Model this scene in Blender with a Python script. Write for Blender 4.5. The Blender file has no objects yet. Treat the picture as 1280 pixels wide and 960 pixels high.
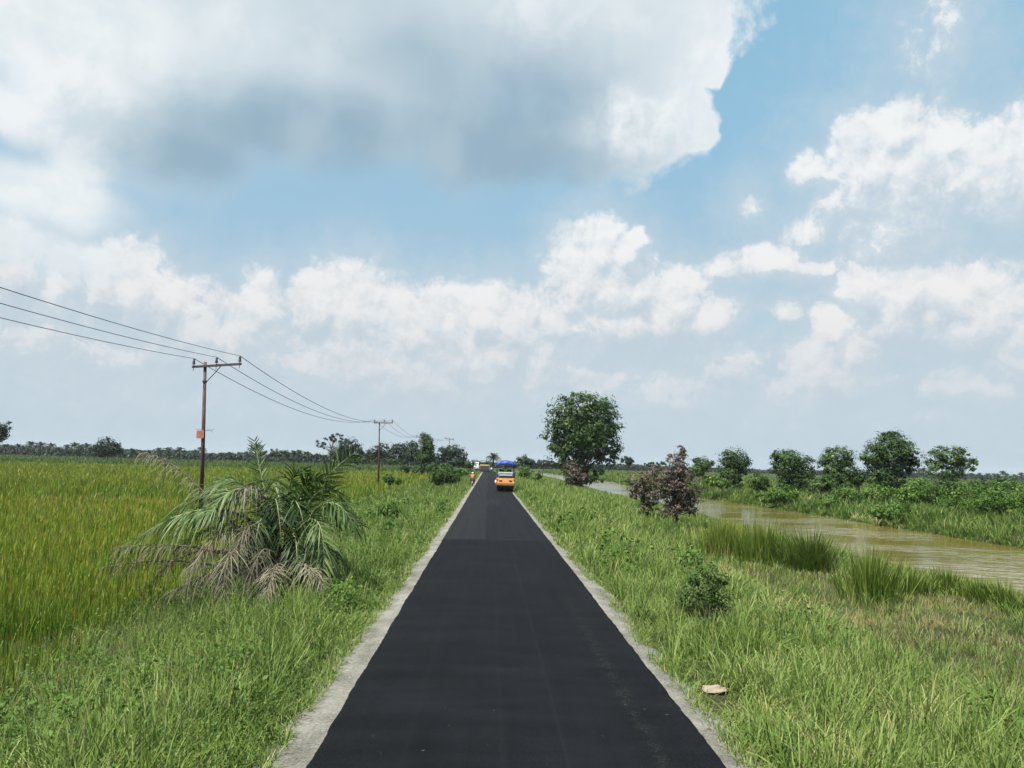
import bpy, bmesh, math, random
import numpy as np
from mathutils import Vector, Matrix, Euler

random.seed(7)
RNG = np.random.default_rng(11)
sc = bpy.context.scene
COL = sc.collection
R = math.radians

# ------------------------------------------------------------------ camera
CAM_H = 2.95
FPX = 960.0
YAW, PITCH, ROLL = 1.57, 5.88, 1.55
CAM_M = (Matrix.Rotation(R(-YAW), 3, 'Z') @ Matrix.Rotation(R(90 + PITCH), 3, 'X') @ Matrix.Rotation(R(ROLL), 3, 'Z'))
CAM_P = Vector((0, 0, CAM_H))


def ray(px, py):
    return (CAM_M @ Vector(((px - 640) / FPX, (480 - py) / FPX, -1))).normalized()


def on_plane(px, py, z):
    d = ray(px, py)
    t = (z - CAM_H) / d.z
    return CAM_P + d * t


def at_depth(px, py, Y):
    d = ray(px, py)
    return CAM_P + d * (Y / d.y)


cam_data = bpy.data.cameras.new('camera')
cam_data.sensor_width = 36
cam_data.lens = 27
cam_data.clip_start = 0.1
cam_data.clip_end = 20000
cam = bpy.data.objects.new('camera', cam_data)
COL.objects.link(cam)
cam.matrix_world = Matrix.Translation(CAM_P) @ CAM_M.to_4x4()
sc.camera = cam

# ------------------------------------------------------------------ tagging
def tag(o, label=None, cat=None, group=None, kind=None):
    if label: o['label'] = label
    if cat: o['category'] = cat
    if group: o['group'] = group
    if kind: o['kind'] = kind
    return o


def empty(name, loc=(0, 0, 0), rz=0.0, **kw):
    o = bpy.data.objects.new(name, None)
    COL.objects.link(o)
    o.location = loc
    o.rotation_euler = (0, 0, rz)
    o.empty_display_size = 0.3
    return tag(o, **kw)


def link_mesh(name, me, mats, parent=None, loc=None):
    o = bpy.data.objects.new(name, me)
    COL.objects.link(o)
    for m in (mats if isinstance(mats, (list, tuple)) else [mats]):
        me.materials.append(m)
    if parent is not None: o.parent = parent
    if loc is not None: o.location = loc
    return o


# ------------------------------------------------------------------ numpy noise
def vnoise(x, y, s, seed=0):
    x = np.asarray(x, float) / s + 137.3; y = np.asarray(y, float) / s + 71.9
    xi = np.floor(x).astype(np.int64); yi = np.floor(y).astype(np.int64)
    fx = x - xi; fy = y - yi
    fx = fx * fx * (3 - 2 * fx); fy = fy * fy * (3 - 2 * fy)

    def h(a, b):
        n = (a * 374761393 + b * 668265263 + seed * 974711) & 0x7fffffff
        n = ((n ^ (n >> 13)) * 1274126177) & 0x7fffffff
        n = (n ^ (n >> 16)) & 0xffff
        return n / 65535.0
    a = h(xi, yi) * (1 - fx) + h(xi + 1, yi) * fx
    b = h(xi, yi + 1) * (1 - fx) + h(xi + 1, yi + 1) * fx
    return a * (1 - fy) + b * fy


def fnoise(x, y, s, seed=0):
    return (vnoise(x, y, s, seed) * .55 + vnoise(x, y, s / 2.1, seed + 5) * .3 + vnoise(x, y, s / 4.3, seed + 9) * .15)


# ------------------------------------------------------------------ terrain profile
def road_shift(y):
    y = np.asarray(y, float)
    d = np.clip(y - 235, 0, 130)
    return -0.00065 * d * d - np.clip(y - 365, 0, None) * 0.169


def river_shift(y):
    y = np.asarray(y, float)
    return 0.7 * np.sin(y / 31.0 + .6) + 0.4 * np.sin(y / 11.0) + road_shift(y) * .4


PX = np.array([-1e5, -6.8, -5.6, -3.4, -2.4, -1.8, 2.5, 3.1, 6, 9.5, 14, 18.3, 20.3, 22.3, 32, 34.2, 36.5, 41, 1e5])
PZ = np.array([-.78, -.78, -.62, -.20, -.06, -.03, -.03, -.10, -.55, -.92, -1.08, -1.30, -1.62, -2.7, -2.7, -1.62, -.95, -.75, -.75])
WATER_Z = -1.6


def gz(x, y):
    x = np.asarray(x, float); y = np.asarray(y, float)
    k = np.clip((x - 12) / 6, 0, 1)
    xx = x - road_shift(y) * (1 - k) - river_shift(y) * k
    z = np.interp(xx, PX, PZ)
    a = np.clip((np.abs(xx - .38) - 2.3) / 2.5, 0, 1)
    z = z + a * (.16 * (fnoise(x, y, 3.1, 3) - .5) + .10 * (fnoise(x, y, .9, 4) - .5))
    return z


def gpt(x, y, dz=0):
    return Vector((x, y, float(gz(x, y)) + dz))


def on_ground(px, py, it=12):
    z = -.8
    for _ in range(it):
        p = on_plane(px, py, z)
        z = .5 * z + .5 * float(gz(p.x, p.y))
    return Vector((p.x, p.y, float(gz(p.x, p.y))))


def ground_at(px, Y, py=600):
    p = at_depth(px, py, Y)
    return Vector((p.x, p.y, float(gz(p.x, p.y))))


# ------------------------------------------------------------------ mesh from arrays
def arrays_mesh(name, V, faces, tint=None, smooth=False, attr2=None):
    """faces: list of int arrays (n,k)."""
    me = bpy.data.meshes.new(name)
    V = np.ascontiguousarray(V, dtype=np.float32)
    me.vertices.add(len(V)); me.vertices.foreach_set('co', V.ravel())
    loops = np.concatenate([f.ravel() for f in faces]).astype(np.int32)
    tot = np.concatenate([np.full(len(f), f.shape[1], np.int32) for f in faces])
    start = np.concatenate([[0], np.cumsum(tot)[:-1]]).astype(np.int32)
    me.loops.add(len(loops)); me.loops.foreach_set('vertex_index', loops)
    me.polygons.add(len(tot)); me.polygons.foreach_set('loop_start', start)
    me.polygons.foreach_set('loop_total', tot)
    me.polygons.foreach_set('use_smooth', np.full(len(tot), bool(smooth)))
    if tint is not None:
        a = me.attributes.new('tint', 'FLOAT', 'POINT')
        a.data.foreach_set('value', np.ascontiguousarray(tint, dtype=np.float32))
    if attr2 is not None:
        a = me.attributes.new('along', 'FLOAT', 'POINT')
        a.data.foreach_set('value', np.ascontiguousarray(attr2, dtype=np.float32))
    me.update(calc_edges=True)
    return me


def ribbons(base, dirv, wv, L, W, droop, tint, nseg=3, taper=1.0):
    """Blades: arrays base(n,3) dirv(n,3 unit) wv(n,3 unit) L,W,droop,tint(n). returns V,faces,tint,along"""
    n = len(base)
    ts = np.linspace(0, 1, nseg + 1)
    rows = []
    for t in ts[:-1]:
        c = base + dirv * (L * t)[:, None]
        c[:, 2] -= droop * L * t * t
        w = W * (0.65 + .9 * t - 1.35 * t * t) if taper == 1.0 else W * (1 - t * taper)
        rows.append(c - wv * (w / 2)[:, None]); rows.append(c + wv * (w / 2)[:, None])
    c = base + dirv * L[:, None]; c[:, 2] -= droop * L
    rows.append(c)
    k = 2 * nseg + 1
    V = np.stack(rows, 1).reshape(-1, 3)
    b = (np.arange(n) * k)[:, None]
    F = []
    for i in range(nseg - 1):
        F.append(b + np.array([[2 * i, 2 * i + 1, 2 * i + 3, 2 * i + 2]]))
    T = b + np.array([[2 * nseg - 2, 2 * nseg - 1, 2 * nseg]])
    al = np.tile(np.repeat(ts, 2)[:k], n)
    return V, F, T, np.repeat(tint, k), al


def merge(parts):
    """parts: list of (V, quadlist, tri, tint, along)"""
    Vs, Q, T, ti, al = [], [], [], [], []
    off = 0
    for V, F, tr, t, a in parts:
        Vs.append(V); ti.append(t); al.append(a)
        for f in F: Q.append(f + off)
        if tr is not None and len(tr): T.append(tr + off)
        off += len(V)
    faces = []
    if Q: faces.append(np.concatenate(Q))
    if T: faces.append(np.concatenate(T))
    return np.concatenate(Vs), faces, np.concatenate(ti), np.concatenate(al)


def unit(v):
    return v / np.maximum(np.linalg.norm(v, axis=-1, keepdims=True), 1e-9)


def leaves(cen, nrm, size, tint, rng, aspect=.55):
    """rhombic leaf quads"""
    n = len(cen)
    r = unit(rng.normal(size=(n, 3)))
    a = unit(np.cross(nrm, r)); b = np.cross(nrm, a)
    s = size[:, None]
    V = np.stack([cen - a * s, cen + b * s * aspect + nrm * s * .12, cen + a * s, cen - b * s * aspect + nrm * s * .12], 1).reshape(-1, 3)
    F = (np.arange(n) * 4)[:, None] + np.array([[0, 1, 2, 3]])
    return V, [F], None, np.repeat(tint, 4), np.tile(np.array([0, .5, 1, .5]), n)


# ------------------------------------------------------------------ bmesh helpers
def box(bm, c, s, rot=None, bev=0.0):
    r = bmesh.ops.create_cube(bm, size=1)
    vs = r['verts']
    bmesh.ops.scale(bm, vec=s, verts=vs)
    if bev > 0:
        es = list({e for v in vs for e in v.link_edges})
        rr = bmesh.ops.bevel(bm, geom=es, offset=bev, segments=2, affect='EDGES', profile=.5)
        vs = list({v for f in rr['faces'] for v in f.verts} | {v for v in vs if v.is_valid})
    if rot is not None:
        bmesh.ops.rotate(bm, cent=(0, 0, 0), matrix=rot, verts=vs)
    bmesh.ops.translate(bm, vec=c, verts=vs)
    return vs


def cyl(bm, p0, p1, r0, r1=None, seg=12, caps=True):
    r1 = r0 if r1 is None else r1
    p0 = Vector(p0); p1 = Vector(p1)
    d = p1 - p0
    r = bmesh.ops.create_cone(bm, cap_ends=caps, segments=seg, radius1=r0, radius2=r1, depth=d.length)
    q = Vector((0, 0, 1)).rotation_difference(d.normalized())
    bmesh.ops.rotate(bm, cent=(0, 0, 0), matrix=q.to_matrix(), verts=r['verts'])
    bmesh.ops.translate(bm, vec=(p0 + p1) / 2, verts=r['verts'])
    return r['verts']


def ball(bm, c, s, seg=12):
    r = bmesh.ops.create_uvsphere(bm, u_segments=seg, v_segments=max(6, seg // 2), radius=1)
    bmesh.ops.scale(bm, vec=s if hasattr(s, '__len__') else (s, s, s), verts=r['verts'])
    bmesh.ops.translate(bm, vec=c, verts=r['verts'])
    return r['verts']


def tube(bm, pts, rad, seg=8):
    pts = [Vector(p) for p in pts]
    rad = rad if hasattr(rad, '__len__') else [rad] * len(pts)
    rings = []
    ref = Vector((.3, .9, .2))
    for i, p in enumerate(pts):
        t = (pts[min(i + 1, len(pts) - 1)] - pts[max(i - 1, 0)]).normalized()
        a = t.cross(ref)
        if a.length < .05: a = t.cross(Vector((1, 0, 0)))
        a.normalize(); b = t.cross(a)
        rings.append([bm.verts.new(p + (a * math.cos(k * 2 * math.pi / seg) + b * math.sin(k * 2 * math.pi / seg)) * rad[i]) for k in range(seg)])
    for i in range(len(rings) - 1):
        for k in range(seg):
            bm.faces.new((rings[i][k], rings[i][(k + 1) % seg], rings[i + 1][(k + 1) % seg], rings[i + 1][k]))
    bm.faces.new(rings[0][::-1]); bm.faces.new(rings[-1])


def prism(bm, prof, x0, x1):
    """profile in (y,z) extruded along x"""
    a = [bm.verts.new((x0, y, z)) for y, z in prof]
    b = [bm.verts.new((x1, y, z)) for y, z in prof]
    n = len(prof)
    bm.faces.new(a[::-1]); bm.faces.new(b)
    for i in range(n):
        bm.faces.new((a[i], a[(i + 1) % n], b[(i + 1) % n], b[i]))


def torus(bm, c, Rr, r, axis='X', seg=28, ms=10, flat=1.0):
    rings = []
    for i in range(seg):
        t = i * 2 * math.pi / seg
        ring = []
        for j in range(ms):
            u = j * 2 * math.pi / ms
            rr = Rr + r * math.cos(u); w = r * math.sin(u) * flat
            if axis == 'X': co = (w, rr * math.cos(t), rr * math.sin(t))
            elif axis == 'Y': co = (rr * math.cos(t), w, rr * math.sin(t))
            else: co = (rr * math.cos(t), rr * math.sin(t), w)
            ring.append(bm.verts.new(Vector(c) + Vector(co)))
        rings.append(ring)
    for i in range(seg):
        for j in range(ms):
            bm.faces.new((rings[i][j], rings[i][(j + 1) % ms], rings[(i + 1) % seg][(j + 1) % ms], rings[(i + 1) % seg][j]))


def obj(name, bm, mat, parent=None, smooth=False, label=None):
    bmesh.ops.recalc_face_normals(bm, faces=bm.faces[:])
    me = bpy.data.meshes.new(name)
    bm.to_mesh(me); bm.free()
    if smooth:
        me.polygons.foreach_set('use_smooth', [True] * len(me.polygons))
    o = link_mesh(name, me, mat, parent)
    if label: o['label'] = label
    return o


def copy_tree(o, parent=None):
    c = o.copy(); COL.objects.link(c)
    if parent is not None: c.parent = parent
    for ch in list(o.children): copy_tree(ch, c)
    return c


# ------------------------------------------------------------------ materials
def new_mat(name):
    m = bpy.data.materials.new(name); m.use_nodes = True
    nt = m.node_tree
    for n in list(nt.nodes): nt.nodes.remove(n)
    out = nt.nodes.new('ShaderNodeOutputMaterial')
    return m, nt, out


def nd(nt, typ, **kw):
    n = nt.nodes.new(typ)
    for k, v in kw.items():
        if k.startswith('i_'):
            n.inputs[k[2:].replace('_', ' ')].default_value = v
        else: setattr(n, k, v)
    return n


def ramp(nt, stops, interp='LINEAR'):
    r = nt.nodes.new('ShaderNodeValToRGB')
    r.color_ramp.interpolation = interp
    e = r.color_ramp.elements
    while len(e) > 1: e.remove(e[-1])
    for i, (p, c) in enumerate(stops):
        if i == 0: e[0].position = p; q = e[0]
        else: q = e.new(p)
        q.color = (*c, 1)
    return r


def plain(name, col, rough=.5, metal=0.0, var=.25, scale=6.0, spec=.5, bump=0.0, bscale=40):
    """paint / plastic / metal with faint uneven wear"""
    m, nt, out = new_mat(name)
    b = nd(nt, 'ShaderNodeBsdfPrincipled')
    b.inputs['Roughness'].default_value = rough; b.inputs['Metallic'].default_value = metal
    b.inputs['Specular IOR Level'].default_value = spec
    tc = nd(nt, 'ShaderNodeTexCoord')
    n = nd(nt, 'ShaderNodeTexNoise'); n.inputs['Scale'].default_value = scale; n.inputs['Detail'].default_value = 6
    nt.links.new(tc.outputs['Object'], n.inputs['Vector'])
    r = ramp(nt, [(.3, tuple(c * (1 - var) for c in col)), (.7, tuple(min(1, c * (1 + var * .6)) for c in col))])
    nt.links.new(n.outputs['Fac'], r.inputs['Fac']); nt.links.new(r.outputs['Color'], b.inputs['Base Color'])
    if bump:
        n2 = nd(nt, 'ShaderNodeTexNoise'); n2.inputs['Scale'].default_value = bscale
        nt.links.new(tc.outputs['Object'], n2.inputs['Vector'])
        bp = nd(nt, 'ShaderNodeBump'); bp.inputs['Strength'].default_value = bump
        nt.links.new(n2.outputs['Fac'], bp.inputs['Height']); nt.links.new(bp.outputs['Normal'], b.inputs['Normal'])
    nt.links.new(b.outputs[0], out.inputs[0])
    return m


def foliage(name, stops, trans=.35, rough=.5, spec=.25, tip=None, tipamt=.6, tipfrom=.55):
    """leaf material: ramp over the per-leaf 'tint' attribute; optional dried tip colour along the blade"""
    m, nt, out = new_mat(name)
    at = nd(nt, 'ShaderNodeAttribute', attribute_name='tint')
    r = ramp(nt, stops)
    nt.links.new(at.outputs['Fac'], r.inputs['Fac'])
    col = r.outputs['Color']
    if tip:
        al = nd(nt, 'ShaderNodeAttribute', attribute_name='along')
        mr = nd(nt, 'ShaderNodeMapRange'); mr.inputs['From Min'].default_value = tipfrom; mr.inputs['To Max'].default_value = tipamt
        nt.links.new(al.outputs['Fac'], mr.inputs['Value'])
        mx = nd(nt, 'ShaderNodeMix', data_type='RGBA')
        nt.links.new(mr.outputs[0], mx.inputs[0]); nt.links.new(col, mx.inputs[6]); mx.inputs[7].default_value = (*tip, 1)
        col = mx.outputs[2]
    b = nd(nt, 'ShaderNodeBsdfPrincipled'); b.inputs['Roughness'].default_value = rough
    b.inputs['Specular IOR Level'].default_value = spec
    nt.links.new(col, b.inputs['Base Color'])
    t = nd(nt, 'ShaderNodeBsdfTranslucent')
    nt.links.new(col, t.inputs['Color'])
    ms = nd(nt, 'ShaderNodeMixShader'); ms.inputs[0].default_value = trans
    nt.links.new(b.outputs[0], ms.inputs[1]); nt.links.new(t.outputs[0], ms.inputs[2])
    nt.links.new(ms.outputs[0], out.inputs[0])
    return m
# ------------------------------------------------------------------ light
SUN_DIR = Vector((-0.42, -0.36, 1.05)).normalized()      # towards the sun
SUN_EL = math.asin(SUN_DIR.z); SUN_ROT = math.atan2(SUN_DIR.x, SUN_DIR.y)
sd = bpy.data.lights.new('sun', 'SUN'); sd.energy = 5.0; sd.angle = R(.53); sd.color = (1, .955, .88)
sun = bpy.data.objects.new('sun', sd); COL.objects.link(sun)
sun.rotation_euler = (-SUN_DIR).to_track_quat('-Z', 'Y').to_euler()
sun.location = (0, 0, 40)

# ------------------------------------------------------------------ sky with clouds
W = bpy.data.worlds.new('World'); sc.world = W; W.use_nodes = True
wt = W.node_tree
for n in list(wt.nodes): wt.nodes.remove(n)
wl = wt.links.new


def azel(px, py):
    d = ray(px, py)
    return math.atan2(d.x, d.y), math.asin(d.z)


def wmath(op, a, b=None, c=None, clamp=False):
    n = wt.nodes.new('ShaderNodeMath'); n.operation = op; n.use_clamp = clamp
    for i, v in enumerate((a, b, c)):
        if v is None: continue
        if isinstance(v, (int, float)): n.inputs[i].default_value = v
        else: wl(v, n.inputs[i])
    return n.outputs[0]


def wvec(op, a, b=None, c=None):
    n = wt.nodes.new('ShaderNodeVectorMath'); n.operation = op
    for i, v in enumerate((a, b, c)):
        if v is None: continue
        if isinstance(v, (tuple, list)): n.inputs[i].default_value = v
        else: wl(v, n.inputs[i])
    return n.outputs['Value'] if op == 'LENGTH' else n.outputs['Vector']


def wrange(v, a, b, c=0.0, d=1.0, smooth=True):
    n = wt.nodes.new('ShaderNodeMapRange'); n.interpolation_type = 'SMOOTHSTEP' if smooth else 'LINEAR'
    wl(v, n.inputs['Value'])
    for i, x in zip(('From Min', 'From Max', 'To Min', 'To Max'), (a, b, c, d)):
        if isinstance(x, (int, float)): n.inputs[i].default_value = x
        else: wl(x, n.inputs[i])
    return n.outputs[0]


def wmix(f, a, b):
    n = wt.nodes.new('ShaderNodeMix'); n.data_type = 'RGBA'
    if isinstance(f, (int, float)): n.inputs[0].default_value = f
    else: wl(f, n.inputs[0])
    for i, v in ((6, a), (7, b)):
        if isinstance(v, tuple): n.inputs[i].default_value = (*v, 1)
        else: wl(v, n.inputs[i])
    return n.outputs[2]


def wnoise(vec, scale, detail=5, rough=.55, color=False):
    n = wt.nodes.new('ShaderNodeTexNoise'); n.noise_dimensions = '2D'
    n.inputs['Scale'].default_value = scale; n.inputs['Detail'].default_value = detail; n.inputs['Roughness'].default_value = rough
    wl(vec, n.inputs['Vector'])
    return n.outputs['Color'] if color else n.outputs['Fac']


def wvor(vec, scale, detail=2, rough=.5):
    n = wt.nodes.new('ShaderNodeTexVoronoi'); n.voronoi_dimensions = '2D'; n.feature = 'SMOOTH_F1'
    n.inputs['Scale'].default_value = scale; n.inputs['Detail'].default_value = detail; n.inputs['Roughness'].default_value = rough
    n.inputs['Smoothness'].default_value = .35
    n.normalize = True
    wl(vec, n.inputs['Vector'])
    return n.outputs['Distance']


gen = wt.nodes.new('ShaderNodeTexCoord')
sep = wt.nodes.new('ShaderNodeSeparateXYZ'); wl(gen.outputs['Generated'], sep.inputs[0])
AZ = wmath('ARCTAN2', sep.outputs[0], sep.outputs[1])
EL = wmath('ARCSINE', sep.outputs[2])
cmb = wt.nodes.new('ShaderNodeCombineXYZ'); wl(AZ, cmb.inputs[0]); wl(EL, cmb.inputs[1])
P0 = cmb.outputs[0]


def blobs(P, lst):
    """smooth union of elliptical puffs given as (px, py, rx, ry, strength)"""
    acc = None
    for it in lst:
        cx, cy, rx, ry = it[:4]; s = it[4] if len(it) > 4 else 1.0
        a, e = azel(cx, cy)
        k = 1.0 / math.cos(e)
        sx, sy = FPX / rx / k, FPX / ry
        d = wvec('LENGTH', wvec('MULTIPLY_ADD', P, (sx, sy, 0), (-a * sx, -e * sy, 0)))
        v = wmath('MULTIPLY_ADD', d, -s, s)             # s*(1-d)
        acc = v if acc is None else wmath('SMOOTH_MAX', acc, v, .18)
    return acc


# --- big overhead cloud with a grey base
BIG = [(430, 20, 430, 190), (150, 70, 200, 125), (215, 165, 125, 85), (340, 140, 130, 84), (470, 130, 150, 100), (600, 165, 170, 84), (760, 150, 125, 80),
       (850, 135, 50, 60), (820, 60, 95, 75), (872, 35, 44, 56), (893, 85, 26, 28), (868, 165, 30, 32), (640, -60, 300, 160), (800, -40, 110, 90),
       (50, 30, 150, 70), (95, 140, 95, 70), (20, 130, 70, 40), (75, 245, 90, 52, .9), (10, 235, 70, 50, .8), (115, 205, 60, 40, .9), (50, 310, 110, 40, .55)]
DARK = [(590, 195, 330, 105), (400, 180, 300, 100), (250, 200, 190, 75, .9), (640, 130, 220, 120, .9), (560, 70, 330, 120, .55), (700, 225, 170, 60, .8), (450, -20, 400, 110, .3)]
LITE = [(810, 150, 110, 62), (860, 140, 60, 90, .9), (655, 0, 130, 80, .5), (50, 110, 140, 100), (80, 20, 200, 90, .9), (890, 60, 60, 90, .9), (70, 250, 130, 90, .9), (750, 30, 150, 70, .45), (300, 30, 200, 80, .45)]
w1 = wvec('SUBTRACT', wnoise(P0, 7.0, 6, .55, True), (.5, .5, .5))
PA = wvec('MULTIPLY_ADD', w1, (.07, .055, 0), P0)
FA = wmath('ADD', blobs(PA, BIG), wmath('MULTIPLY_ADD', wvor(PA, 13, 5, .62), wrange(AZ, -.02, .2, -.14, -.95), wrange(AZ, -.02, .2, .05, .33)))
aA = wrange(FA, wrange(AZ, -.02, .20, -.03, .0), wrange(AZ, -.02, .20, .60, .27))
PD = wvec('MULTIPLY_ADD', w1, (.055, .045, 0), P0)
dk = wrange(blobs(PD, DARK), -.1, .80)
lt = wrange(blobs(PD, LITE), .0, .7)
nA = wnoise(P0, 9.0, 6, .5)
colA = wmix(dk, (.70, .785, .835), (.31, .452, .56))
colA = wmix(wmath('MULTIPLY', lt, wrange(wnoise(PA, 13.0, 6, .6), .32, .66, .25, 1.0)), colA, (.86, .895, .915))
colA = wmix(wrange(nA, .35, .72, 0, .22), colA, (.76, .84, .88))
rim = wmath('MULTIPLY', wrange(FA, .5, .1), wrange(AZ, .05, .2))
colA = wmix(wmath('MULTIPLY', rim, .3), colA, (.90, .925, .94))

# --- cumulus towards the horizon
CUM = [(135, 342, 26, 28), (165, 352, 40, 34), (205, 368, 36, 26), (232, 400, 70, 34, .8), (325, 374, 30, 28), (318, 400, 50, 30, .8), (75, 345, 26, 30, .7), (18, 325, 30, 38, .8), (40, 400, 90, 40, .5),
       (398, 372, 32, 32), (440, 378, 54, 40), (500, 402, 52, 38), (560, 392, 55, 32), (600, 385, 50, 28), (640, 400, 45, 36), (590, 425, 120, 46), (670, 445, 45, 38), (460, 430, 110, 42), (530, 455, 150, 36), (690, 395, 36, 26, .8),
       (310, 432, 120, 30, .6), (160, 430, 120, 34, .45), (390, 445, 50, 26, .8),
       (797, 297, 13, 13), (782, 312, 22, 16), (752, 308, 34, 32), (728, 335, 46, 42), (765, 345, 55, 42), (800, 360, 34, 24), (845, 366, 38, 28), (830, 386, 76, 30), (880, 396, 36, 22), (750, 392, 46, 26, .8), (790, 400, 100, 16),
       (905, 455, 50, 28, .6), (850, 480, 80, 22, .5), (740, 468, 70, 24, .5), (960, 480, 50, 18, .35),
       (1118, 158, 24, 22), (1095, 195, 48, 42), (1140, 200, 60, 44), (1187, 168, 16, 15), (1200, 205, 50, 28), (1250, 200, 46, 32), (1285, 195, 46, 36), (1110, 255, 60, 50, .5), (1140, 235, 50, 34, .8),
       (1010, 208, 19, 14, .62), (1036, 244, 22, 17, .55), (1022, 284, 36, 10, .4), (1095, 285, 55, 20, .32), (940, 258, 12, 9, .2),
       (965, 322, 42, 12, .9), (1012, 332, 32, 9, .6), (905, 334, 38, 8, .4), (985, 386, 20, 9, .35),
       (1085, 350, 40, 22), (1130, 362, 60, 30), (1180, 360, 55, 26), (1225, 385, 55, 32), (1150, 390, 95, 22, .8), (1280, 400, 50, 32, .8),
       (1042, 408, 30, 20), (1060, 430, 40, 28), (1030, 452, 46, 34), (1055, 470, 56, 18, .8), (1275, 440, 45, 32, .7), (1205, 473, 36, 17, .7), (1250, 480, 60, 14, .6), (1185, 8, 18, 28, .35), (1170, 45, 20, 20, .2),
       (560, 495, 300, 16, .28), (200, 490, 200, 16, .25), (1000, 512, 240, 14, .2)]
CUM = [(c[0], c[1] + c[3] * .42, c[2] * 1.28, c[3] * 1.9, *c[4:]) for c in CUM]
w2 = wvec('SUBTRACT', wnoise(P0, 16.0, 5, .6, True), (.5, .5, .5))
PB = wvec('MULTIPLY_ADD', w2, (.030, .026, 0), P0)
def billow(P, k=-.80, c=.28):
    return wmath('MULTIPLY_ADD', wvor(P, 30, 4, .66), k, c)


MB, VB = blobs(PB, CUM), billow(PB)
FB = wmath('ADD', MB, VB)
MU = blobs(wvec('ADD', PB, (-.008, .026, 0)), CUM)
VU = billow(wvec('ADD', PB, (-.004, .011, 0)))
dM = wmath('SUBTRACT', MB, MU); dV = wmath('SUBTRACT', VB, VU)
edge = wrange(wmath('ADD', dM, dV), -.30, .45)
lit = wmath('MULTIPLY_ADD', dM, .75, wmath('MULTIPLY', dV, 1.25))
n3 = wnoise(PB, 22, 5, .6)
top = wrange(wmath('MULTIPLY_ADD', wmath('SUBTRACT', n3, .5), 1.1, lit), -.50, .50)
aB = wrange(FB, wrange(edge, .15, .7, -.15, .0), wrange(edge, .15, .75, 1.05, .34))
hz = wmath('MULTIPLY', wrange(FB, -.80, .30), .60)
aB = wmath('MULTIPLY', aB, wrange(EL, .02, .22, .30, .96))
low = wrange(EL, .03, .36)
colB = wmix(top, wmix(low, (.535, .61, .675), (.555, .65, .725)), wmix(low, (.83, .805, .80), (.90, .915, .92)))

# --- clear sky, paling towards the horizon
sky = wt.nodes.new('ShaderNodeTexSky'); sky.sky_type = 'NISHITA'; sky.sun_disc = False
sky.sun_elevation = SUN_EL; sky.sun_rotation = SUN_ROT; sky.air_density = 1.0; sky.dust_density = 1.2; sky.ozone_density = 1.0
SKY_K = .13
KW = .47          # whole sky, clouds included
nV = wnoise(P0, 3.0, 5, .55)
skyc = wmix(.78, sky.outputs[0], (.32 / SKY_K, .60 / SKY_K, .79 / SKY_K))
veil = wmath('MULTIPLY', wrange(EL, .50, .02, .0, .80), wrange(nV, .25, .7, .8, 1.0))
skyc = wmix(veil, skyc, (.49 / SKY_K, .58 / SKY_K, .655 / SKY_K))
skyc = wmix(hz, skyc, (.60 / SKY_K, .69 / SKY_K, .75 / SKY_K))
bg0 = wt.nodes.new('ShaderNodeBackground'); wl(skyc, bg0.inputs[0]); bg0.inputs[1].default_value = SKY_K * KW
bgB = wt.nodes.new('ShaderNodeBackground'); wl(colB, bgB.inputs[0]); bgB.inputs[1].default_value = KW
bgA = wt.nodes.new('ShaderNodeBackground'); wl(colA, bgA.inputs[0]); bgA.inputs[1].default_value = KW
m1 = wt.nodes.new('ShaderNodeMixShader'); wl(aB, m1.inputs[0]); wl(bg0.outputs[0], m1.inputs[1]); wl(bgB.outputs[0], m1.inputs[2])
m2 = wt.nodes.new('ShaderNodeMixShader'); wl(aA, m2.inputs[0]); wl(m1.outputs[0], m2.inputs[1]); wl(bgA.outputs[0], m2.inputs[2])
wo = wt.nodes.new('ShaderNodeOutputWorld'); wl(m2.outputs[0], wo.inputs[0])
W.cycles.sampling_method = 'MANUAL'; W.cycles.sample_map_resolution = 512

sc.view_settings.view_transform = 'Standard'; sc.view_settings.look = 'None'
sc.view_settings.exposure = 1.09; sc.view_settings.gamma = 1.0; sc.view_settings.use_curve_mapping = False
sc.render.film_transparent = False
# ------------------------------------------------------------------ ground sheet
def axis_steps(lo, hi, dense):
    """dense: list of (from, to, step); outside that geometric growth"""
    v = []
    for a, b, s in dense: v += list(np.arange(a, b, s))
    v.append(dense[-1][1])
    v = sorted(v)
    s = 2.0
    while v[-1] < hi: s *= 1.35; v.append(min(hi, v[-1] + s))
    s = 2.0
    while v[0] > lo: s *= 1.35; v.insert(0, max(lo, v[0] - s))
    return np.array(v)


gx = axis_steps(-2600, 2600, [(-16, -8, 1.0), (-8, -1.2, .3), (-1.2, 2.0, 1.0), (2.0, 20, .4), (20, 42, .8)])
gy = axis_steps(-60, 2600, [(-30, 4, 3), (4, 40, .5), (40, 120, 1.5), (120, 380, 5)])
GX, GY = np.meshgrid(gx, gy)
GXs = GX + np.where(np.abs(GX) < 60, road_shift(GY) * np.clip(1 - np.clip(GX - 12, 0, 6) / 6 * .6, 0, 1), 0)
GZ = gz(GXs, GY)
nx, ny = len(gx), len(gy)
V = np.stack([GXs.ravel(), GY.ravel(), GZ.ravel()], 1)
idx = np.arange(nx * ny).reshape(ny, nx)
F = np.stack([idx[:-1, :-1], idx[:-1, 1:], idx[1:, 1:], idx[1:, :-1]], -1).reshape(-1, 4)

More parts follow.
